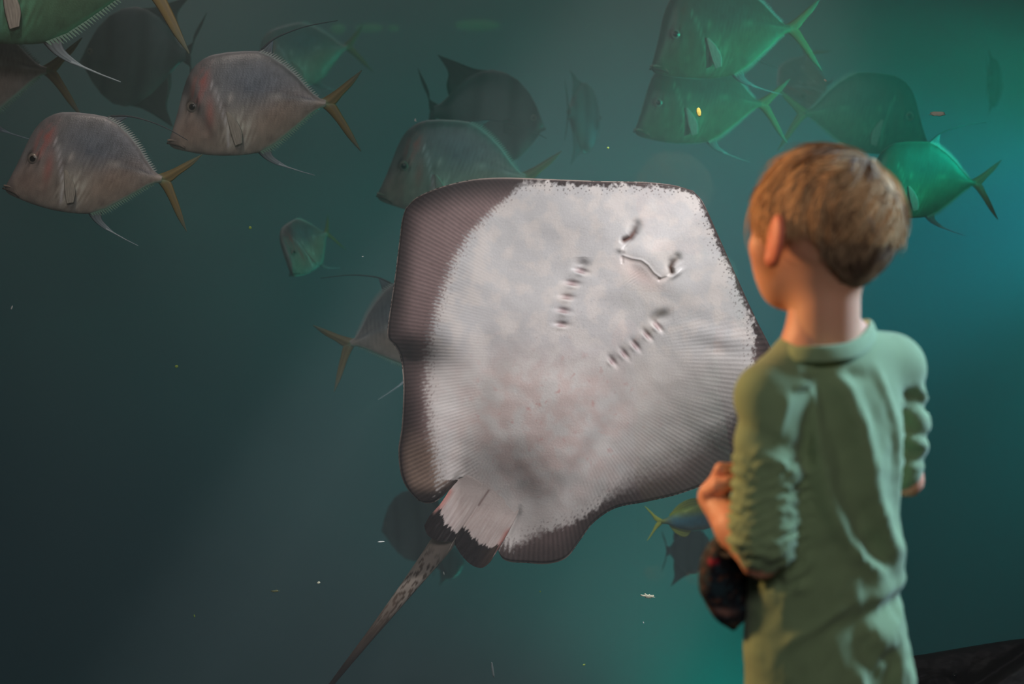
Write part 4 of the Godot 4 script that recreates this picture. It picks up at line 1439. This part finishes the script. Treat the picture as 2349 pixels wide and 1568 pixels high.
	var fold := func(p: Vector3, n: Vector3) -> float:
		var q := px_of(p)
		var x := q.x
		var y := q.y
		var h := 0.0
		var back := clampf(n.z * 1.4 + 0.1, 0.0, 1.0)
		if x < 1842.0 and y > 870.0 and y < 1330.0 and p.z > 0.73:       # left sleeve: rings of creases, closest at the elbow
			var w := ss(960.0, 1060.0, y)
			h += 0.0050 * w * sin((y + 0.30 * (x - 1750.0)) / lerpf(11.0, 8.2, ss(950.0, 1250.0, y)) + 4.5 * nz.get_noise_2d(x * 1.5, y * 0.8)) * (0.55 + 0.45 * nz.get_noise_2d(x * 3.0 + 50.0, y * 3.0) * 2.0)
			h += 0.0040 * exp(-pow((x - 1778.0 + (y - 880.0) * 0.30) / 13.0, 2.0)) * ss(860.0, 900.0, y) * ss(1000.0, 950.0, y)
			h += 0.0045 * exp(-pow((y - 1000.0 - (x - 1700.0) * 0.52) / 12.0, 2.0)) * ss(1690.0, 1720.0, x)
			h -= 0.004 * exp(-pow((y - 960.0 - (x - 1700.0) * 0.45) / 20.0, 2.0))
		elif x > 2030.0 and y > 820.0 and y < 1110.0 and p.z < 0.72:
			h += 0.0030 * sin((y - 0.6 * (x - 2080.0)) / 10.5 + 2.0 * nz.get_noise_2d(x, y)) * ss(860.0, 930.0, y)
		elif p.y > 0.46:
			var r1 := lerp_tab([[800, 1798], [880, 1820], [960, 1846], [1040, 1862], [1120, 1880], [1200, 1912], [1260, 1962], [1300, 2010]], y)
			var r2 := lerp_tab([[800, 1890], [880, 1918], [960, 1952], [1040, 1974], [1120, 1986], [1200, 2016], [1260, 2046], [1340, 2078]], y)
			var r3 := lerp_tab([[780, 1985], [860, 2008], [960, 2044], [1100, 2060], [1250, 2066]], y)
			var on := ss(810.0, 880.0, y) * ss(1360.0, 1230.0, y)
			h += back * on * (0.0085 * exp(-pow((x - r1) / 24.0, 2.0)) + 0.0095 * exp(-pow((x - r2) / 27.0, 2.0)) + 0.0045 * exp(-pow((x - r3) / 12.0, 2.0)))
			h -= back * on * (0.0060 * exp(-pow((x - (r1 + r2) * 0.5) / 34.0, 2.0)))
			h -= 0.0050 * back * gauss(x, y, 1930, 850, 50, 16, 0.1)
			# the shirt bunches at the waist and flares below
			h -= 0.0065 * exp(-pow((y - 1372.0 - (2080.0 - x) * 0.16) / 26.0, 2.0)) * ss(1830.0, 1980.0, x)
			h += 0.0045 * exp(-pow((y - 1340.0 - (2080.0 - x) * 0.12) / 22.0, 2.0)) * ss(1900.0, 2050.0, x)
			h += 0.0065 * ss(1380.0, 1450.0, y) * sin((x - 0.42 * (y - 1400.0)) / 21.0 + 2.2 * nz.get_noise_2d(x * 0.9, y * 0.5)) * back * ss(1900.0, 2000.0, x)
			h += 0.0045 * back * exp(-pow((y - 1450.0 + (x - 1780.0) * 0.62) / 14.0, 2.0)) * ss(1770.0, 1810.0, x) * ss(1960.0, 1880.0, x)
			h += 0.003 * nz.get_noise_2d(x * 1.1, y * 0.7) * ss(850.0, 950.0, y)
		return h
	var shirt := skinned(f, shirt_tint, fold)
	put("shirt", moved(shirt, -foot), cloth, root)
	# neckband: a flat ribbed ring round the neck
	var ring := []
	var rr := []
	var loop := [[1806, 806, 1.545], [1822, 812, 1.524], [1858, 812, 1.512], [1900, 811, 1.510], [1948, 804, 1.520], [1982, 786, 1.542], [2000, 764, 1.572], [2000, 750, 1.606], [1978, 752, 1.636], [1935, 774, 1.648], [1875, 792, 1.640], [1822, 800, 1.612], [1800, 802, 1.578]]
	var cv := Curve3D.new()
	for k in loop.size() + 1:
		var n := loop.size()
		var a := W(loop[(k + n - 1) % n][0], loop[(k + n - 1) % n][1], loop[(k + n - 1) % n][2])
		var b := W(loop[(k + 1) % n][0], loop[(k + 1) % n][1], loop[(k + 1) % n][2])
		var t := (b - a) * 0.16
		cv.add_point(W(loop[k % n][0], loop[k % n][1], loop[k % n][2]), -t, t)
	for k in 61:
		ring.append(cv.sample_baked(cv.get_baked_length() * k / 60.0, true))
		rr.append(0.0098)
	var band_p := PackedVector3Array()
	var band_c := PackedColorArray()
	for k in 61:
		var t: Vector3 = (ring[(k + 1) % 60] - ring[(k + 59) % 60]).normalized()
		var outw := t.cross(Vector3.UP).normalized()
		if outw.dot(ring[k] - W(1895, 800, 1.575)) < 0.0: outw = -outw
		var upw := (Vector3.UP * 0.97 - outw * 0.30).normalized()
		for i in 17:
			var w := TAU * (i % 16) / 16.0
			var c := cos(w)
			var s := sin(w)
			band_p.append(ring[k] + upw * 0.0092 * signf(c) * pow(absf(c), 0.6) + outw * 0.0034 * s - foot)
			band_c.append(L(138, 163, 120) * (0.94 + 0.06 * (k % 2)))
	put("neckband", fix_out(grid_mesh(band_p, band_c, 17, 61, Vector3.ZERO, true)), cloth, root)

	# ---- trousers and shoes, below the frame
	f = Field.new(Vector3(0.18, 0.04, 0.5), Vector3(0.52, 0.68, 0.92), 0.011)
	f.egg(hip + Vector3(0, -0.02, 0), Vector3(0.078, 0.07, 0.056), tb, 0.02)
	for s: float in [-1.0, 1.0]:
		var a := hip + tR * 0.045 * s
		f.bone(a - Vector3(0, 0.06, 0), Vector3(a.x, 0.10, a.z), 0.050, 0.046, 0.02)
	put("trousers", moved(skinned(f, func(p: Vector3, n: Vector3) -> Color: return L(58, 62, 72)), -foot), mat(Color.WHITE, 0.9, true), root)
	for s: float in [-1.0, 1.0]:
		f = Field.new(Vector3(0.15, -0.012, 0.42), Vector3(0.55, 0.13, 0.92), 0.009)
		var an := Vector3(hip.x, 0.05, hip.z) + tR * 0.045 * s
		f.egg(an + tF * 0.05 - Vector3(0, 0.012, 0), Vector3(0.034, 0.037, 0.086), tb, 0.02)
		f.bone(an, an + Vector3(0, 0.03, 0), 0.036, 0.034, 0.02)
		put("shoe", moved(skinned(f, func(p: Vector3, n: Vector3) -> Color: return L(60, 60, 62) if p.y > 0.016 else L(190, 188, 182)), -foot), mat(Color.WHITE, 0.7, true), root)

	build_hair(root, foot, hb)
	build_bag()


func moved(m: ArrayMesh, by: Vector3) -> ArrayMesh:
	var st := SurfaceTool.new()
	st.begin(Mesh.PRIMITIVE_TRIANGLES)
	st.append_from(m, 0, Transform3D(Basis(), by))
	return st.commit()


func hairline(dir: Vector3) -> float:   # lowest height (of a unit direction from the skull's middle) at which hair grows; x right, y up, z forward
	var ang := atan2(absf(dir.x), -dir.z)    # 0 at the nape, PI at the brow
	return lerp_tab([[0.0, -0.985], [0.55, -0.95], [0.95, -0.66], [1.25, -0.20], [1.45, 0.02], [1.75, 0.10], [2.1, 0.16], [2.6, 0.42], [3.2, 0.46]], ang)


func build_hair(root: Node3D, foot: Vector3, hb: Basis) -> void:
	var R := Vector3(0.0668, 0.0785, 0.0815)
	var mid := H(0, 0, -0.004)
	# a close cap under the strands
	var p := PackedVector3Array()
	var c := PackedColorArray()
	var nu := 97
	var nv := 50
	for j in nv:
		for i in nu:
			var az := TAU * (i % (nu - 1)) / (nu - 1)
			var d0 := Vector3(sin(az), 0, cos(az))
			var low := hairline(d0)
			var el := lerpf(PI / 2, asin(clampf(low, -0.985, 0.98)), float(j) / (nv - 1))
			var d := Vector3(sin(az) * cos(el), sin(el), cos(az) * cos(el))
			var thin := 1.0 - 0.03 * ss(0.8, 1.0, float(j) / (nv - 1))
			var q := Vector3(d.x * R.x, d.y * R.y, d.z * R.z) * thin
			p.append(mid + hR * q.x + hU * q.y + hF * q.z - foot)
			c.append(L(108, 88, 74))
	var cap := fix_side(grid_mesh(p, c, nu, nv, Vector3.ZERO, true))
	# strands: they leave the whorl, follow the skull and hang a little off it at their tips
	var r := RandomNumberGenerator.new()
	r.seed = 9
	var whorl := Vector3(0.16, 0.80, -0.56).normalized()
	var sp := PackedVector3Array()
	var sn := PackedVector3Array()
	var sc := PackedColorArray()
	var si := PackedInt32Array()
	var made := 0
	while made < 5200:
		var d := Vector3(r.randfn(), r.randfn(), r.randfn()).normalized()
		if d.y < hairline(d) + 0.02 + 0.10 * maxf(0.0, nz.get_noise_3d(d.x * 300.0, d.y * 300.0, d.z * 300.0)): continue
		made += 1
		var topness := ss(-0.25, 0.45, d.y)
		var front := ss(-0.5, 0.6, d.z)
		var length := lerpf(0.014, 0.056, topness) * lerpf(0.85, 1.15, front) * (0.75 + 0.5 * r.randf())
		var clump := nz.get_noise_3d(d.x * 240.0, d.y * 150.0, d.z * 240.0) * 1.25
		var tone := L(128, 98, 72).lerp(L(244, 204, 152), clampf(0.5 + 0.9 * clump + 0.35 * (r.randf() - 0.5), 0.0, 1.0))
		if d.y < -0.1: tone = tone.lerp(L(104, 90, 82), 0.6)  # shade low on the back of the head, put into the tone
		var radius := lerpf(0.0006, 0.0013, r.randf())
		var pos := Vector3(d.x * R.x, d.y * R.y, d.z * R.z)
		var steps := 8
		var spin := clump * 0.9 + (r.randf() - 0.5) * 0.35
		var lift := 0.0015 + 0.007 * topness * r.randf() * r.randf() + maxf(0.0, clump) * 0.0055 * topness
		if r.randf() < 0.05 and topness > 0.4:      # a few stray hairs stand off
			lift += 0.004 + 0.006 * r.randf()
			length *= 1.25
			radius *= 0.7
		if d.y < -0.55: length = 0.028
		if d.z > 0.1 and absf(d.x) < 0.5: length = clampf(d.y * R.y - 0.006, 0.010, length)      # the fringe ends over the brows
		var base := sp.size()
		for k in steps + 1:
			var u := k / float(steps)
			var e := (pos / R).normalized()
			var nrm := (e / R).normalized()
			var along := (e - whorl * e.dot(whorl)).normalized()
			along = (along + Vector3(0, -0.55 - 0.5 * u, 0.10)).slide(nrm).normalized()
			along = along.rotated(nrm, spin * (0.5 + u))
			var off := lift * pow(u, 0.7) * 1.1 + 0.0012
			var at := pos + nrm * off
			var tang := along
			var side := tang.cross(nrm).normalized()
			var w := radius * (1.0 - 0.85 * u * u) + 0.00008
			for s in 3:
				var an := TAU * s / 3.0 + 0.5
				var o := side * cos(an) + nrm * sin(an)
				var g := at + o * w
				sp.append(mid + hR * g.x + hU * g.y + hF * g.z - foot)
				sn.append((hR * o.x + hU * o.y + hF * o.z).normalized())
				sc.append(tone * lerpf(0.85, 1.1, u))
			if k:
				var b := base + (k - 1) * 3
				for s in 3:
					var s2 := (s + 1) % 3
					si.append_array(PackedInt32Array([b + s, b + 3 + s, b + s2, b + s2, b + 3 + s, b + 3 + s2]))
			pos += along * length / steps
			var e2 := pos / R
			if e2.length() > 0.01 and pos.y > -0.06: pos = e2.normalized() * R * lerpf(e2.length(), 1.0, 0.9)
	var ar := []
	ar.resize(Mesh.ARRAY_MAX)
	ar[Mesh.ARRAY_VERTEX] = sp
	ar[Mesh.ARRAY_NORMAL] = sn
	ar[Mesh.ARRAY_COLOR] = sc
	ar[Mesh.ARRAY_INDEX] = si
	var m := ArrayMesh.new()
	m.add_surface_from_arrays(Mesh.PRIMITIVE_TRIANGLES, ar)
	var hm := mat(Color.WHITE, 0.6, true)
	hm.metallic_specular = 0.28
	put("hair", join([cap, m]), hm, root)


func build_bag() -> void:
	# the dark printed bag that hangs from his forearm
	var o := W(1655, 1330, 1.585)
	var t := thing("cloth_bag", "dark floral-print cloth bag hanging under the bent left arm of the boy", "bag", o)
	var f := Field.new(o - Vector3(0.05, 0.075, 0.05), o + Vector3(0.055, 0.085, 0.05), 0.0028)
	f.bone(W(1672, 1225, 1.572), W(1650, 1300, 1.580), 0.011, 0.018, 0.012)
	f.egg(W(1653, 1325, 1.585), Vector3(0.021, 0.042, 0.020), Basis(Vector3.BACK, 0.10), 0.012)
	f.bone(W(1648, 1345, 1.585), W(1668, 1405, 1.585), 0.020, 0.012, 0.012)
	f.bone(W(1668, 1400, 1.585), W(1682, 1438, 1.587), 0.012, 0.0035, 0.010)
	f.bone(W(1690, 1250, 1.570), W(1694, 1400, 1.590), 0.016, 0.012, 0.012)
	var tint := func(p: Vector3, n: Vector3) -> Color:
		var q := Vector2(CX + p.x / 1.585 * FPX, HY + (EYE.y - p.y) / 1.585 * FPX)
		var a := nz.get_noise_2d(q.x * 3.4 + p.z * 900.0, q.y * 3.4)
		var b := nz.get_noise_2d(q.x * 4.5 + 300.0, q.y * 4.5 - p.z * 900.0)
		var c := L(24, 25, 30)
		c = c.lerp(L(38, 62, 70), ss(0.16, 0.30, b))
		c = c.lerp(L(96, 72, 66), 0.8 * ss(0.30, 0.46, a))
		c = c.lerp(L(120, 76, 50), 0.7 * ss(0.46, 0.55, a))
		c = c.lerp(L(30, 56, 62), 0.9 * ss(20.0, 15.0, Vector2(q.x - 1643, q.y - 1338).length()))
		c = c.lerp(L(168, 124, 108), 0.8 * gauss(q.x, q.y, 1650, 1392, 26, 8, 0.1))
		c = c.lerp(L(206, 40, 66), maxf(gauss(q.x, q.y, 1625, 1277, 5, 6), gauss(q.x, q.y, 1637, 1275, 5, 5)))
		return c
	var crease := func(p: Vector3, n: Vector3) -> float:
		return 0.0016 * nz.get_noise_3d(p.x * 2400.0, p.y * 1300.0, p.z * 2400.0)
	put("pouch", moved(skinned(f, tint, crease), -o), mat(Color.WHITE, 0.8, true), t)
	var loop := []
	for k in 25:
		var a := TAU * k / 24.0
		loop.append(W(1690, 1214, 1.548).lerp(W(1678, 1232, 1.57), 0.25 - 0.25 * cos(a)) + Vector3(0.010, 0.024, 0.0) * cos(a) + Vector3(0.012, 0.0, 0.027) * sin(a) - o)
	put("strap", tube(loop, range(25).map(func(_k: int) -> float: return 0.0035), [L(28, 28, 32)], 8), mat(Color.WHITE, 0.8, true), t)


# ---------------------------------------------------------------- bits of food and specks that drift in the water

func flake_mesh(sd: int, w: float, h: float, ragged: float) -> ArrayMesh:
	var r := RandomNumberGenerator.new()
	r.seed = sd
	var n := 22
	var p := PackedVector3Array()
	var c := PackedColorArray()
	var rim := []
	for i in n: rim.append(1.0 - ragged * r.randf())
	for j in 5:
		var t := float(j) / 4.0
		for i in n + 1:
			var a := TAU * (i % n) / n
			var f: float = sin(PI * t) * rim[i % n]
			p.append(Vector3(cos(a) * w * 0.5 * f, sin(a) * h * 0.5 * f, -cos(PI * t) * minf(w, h) * 0.14 * (0.6 + 0.4 * r.randf() if i < n and t > 0.0 and t < 1.0 else 1.0)))
			c.append(Color.WHITE)
	return fix_out(grid_mesh(p, c, n + 1, 5, Vector3.ZERO, true))


func build_flakes() -> void:
	var list := [
		[1603, 257, 12, 24, 0.15, "yellow", "oval yellow food pellet in front of the second green fish", 0.15],
		[2150, 261, 44, 13, 0.35, "cream", "ragged pale food flake over the far right above the boy", 0.0],
		[1487, 1367, 38, 13, 0.55, "cream", "ragged cream food flake low between the stingray and the boy", -0.15],
		[632, 1355, 26, 8, 0.6, "olive", "dull olive food shred low on the left, left of the tail", 0.15],
		[731, 1336, 9, 9, 0.5, "cream", "small cream crumb just right of the dull olive shred", 0.4],
		[874, 1242, 18, 5, 0.3, "white", "white sliver beside the black tipped left fin of the stingray", 0.05],
		[1018, 1314, 4, 9, 0.3, "white", "small white chip under the pelvic fins of the stingray", 0.3],
		[953, 276, 6, 12, 0.6, "white", "crooked white chip left of the dark spadefish", 0.2],
		[574, 522, 8, 8, 0.2, "lime", "round lime green crumb under the left shoal", 0.0],
		[405, 840, 9, 7, 0.2, "lime", "round lime green crumb in the dark water at left", 0.0],
		[446, 1412, 4, 8, 0.3, "lime", "tiny yellow-green shred at the bottom left", 0.2],
		[1239, 1356, 4, 4, 0.2, "lime", "tiny green crumb under the right lobe of the stingray", 0.0],
		[1893, 184, 10, 6, 0.4, "cream", "small cream chip above the dim green fish facing right", -0.5],
		[2055, 1484, 4, 4, 0.3, "white", "tiny white chip over the dark stingray", 0.0],
		[1476, 1427, 3, 6, 0.3, "white", "tiny white sliver under the ragged cream flake", 0.5],
		[832, 588, 6, 3, 0.3, "white", "tiny white sliver left of the dark wing edge", 0.0],
		[1395, 339, 6, 6, 0.2, "lime", "tiny green crumb right of the end-on fish", 0.0],
		[1130, 1535, 6, 44, 0.2, "grey", "thin grey thread drifting at the bottom middle", 0.15],
		[27, 705, 4, 12, 0.3, "white", "thin white sliver by the left edge", -0.3],
		[1340, 1524, 7, 5, 0.3, "lime", "tiny green shred at the bottom right of the grey thread", 0.2],
	]
	var tone := {"yellow": S(246, 226, 104), "cream": S(250, 250, 222), "olive": S(126, 132, 92), "white": S(246, 252, 248), "lime": S(190, 226, 110), "grey": S(110, 124, 124)}
	var k := 0
	for f in list:
		var d := 2.44 + 0.12 * ((k * 7) % 5) / 5.0
		if f[0] > 880 and f[0] < 1800 and f[1] > 400 and f[1] < 1310: d = 2.38
		var s := d / FPX
		var o := put("food_flake", flake_mesh(40 + k, f[2] * s, f[3] * s, f[4]), mat(tone[f[5]], 0.7))
		o.position = W(f[0], f[1], d)
		o.rotation.z = f[7]
		tag(o, f[6], "flake", "bits of fish food adrift in the water")
		k += 1
	# specks: too small and too many to count
	var r := RandomNumberGenerator.new()
	r.seed = 77
	var mm := MultiMesh.new()
	mm.transform_format = MultiMesh.TRANSFORM_3D
	mm.mesh = flake_mesh(5, 1.0, 0.8, 0.4)
	mm.instance_count = 520
	for i in 520:
		var d := 2.4 + 1.3 * r.randf() * r.randf()
		var q := W(-40 + 2430 * r.randf(), -20 + 1610 * r.randf(), d)
		if q.z > -0.25 and q.x > -0.24 and q.x < 0.52 and q.y > 0.48 and q.y < 1.2: q.z = -0.074
		mm.set_instance_transform(i, Transform3D(Basis.from_euler(Vector3(r.randf() * 6.0, r.randf() * 6.0, r.randf() * 6.0)).scaled(Vector3.ONE * (0.0007 + 0.0013 * r.randf() * r.randf())), q))
	var mi := MultiMeshInstance3D.new()
	mi.name = "floating_specks"
	mi.multimesh = mm
	mi.material_override = mat(S(150, 176, 168), 0.7)
	add_child(mi)
	tag(mi, "countless tiny pale specks adrift in the water", "specks", "", "stuff")
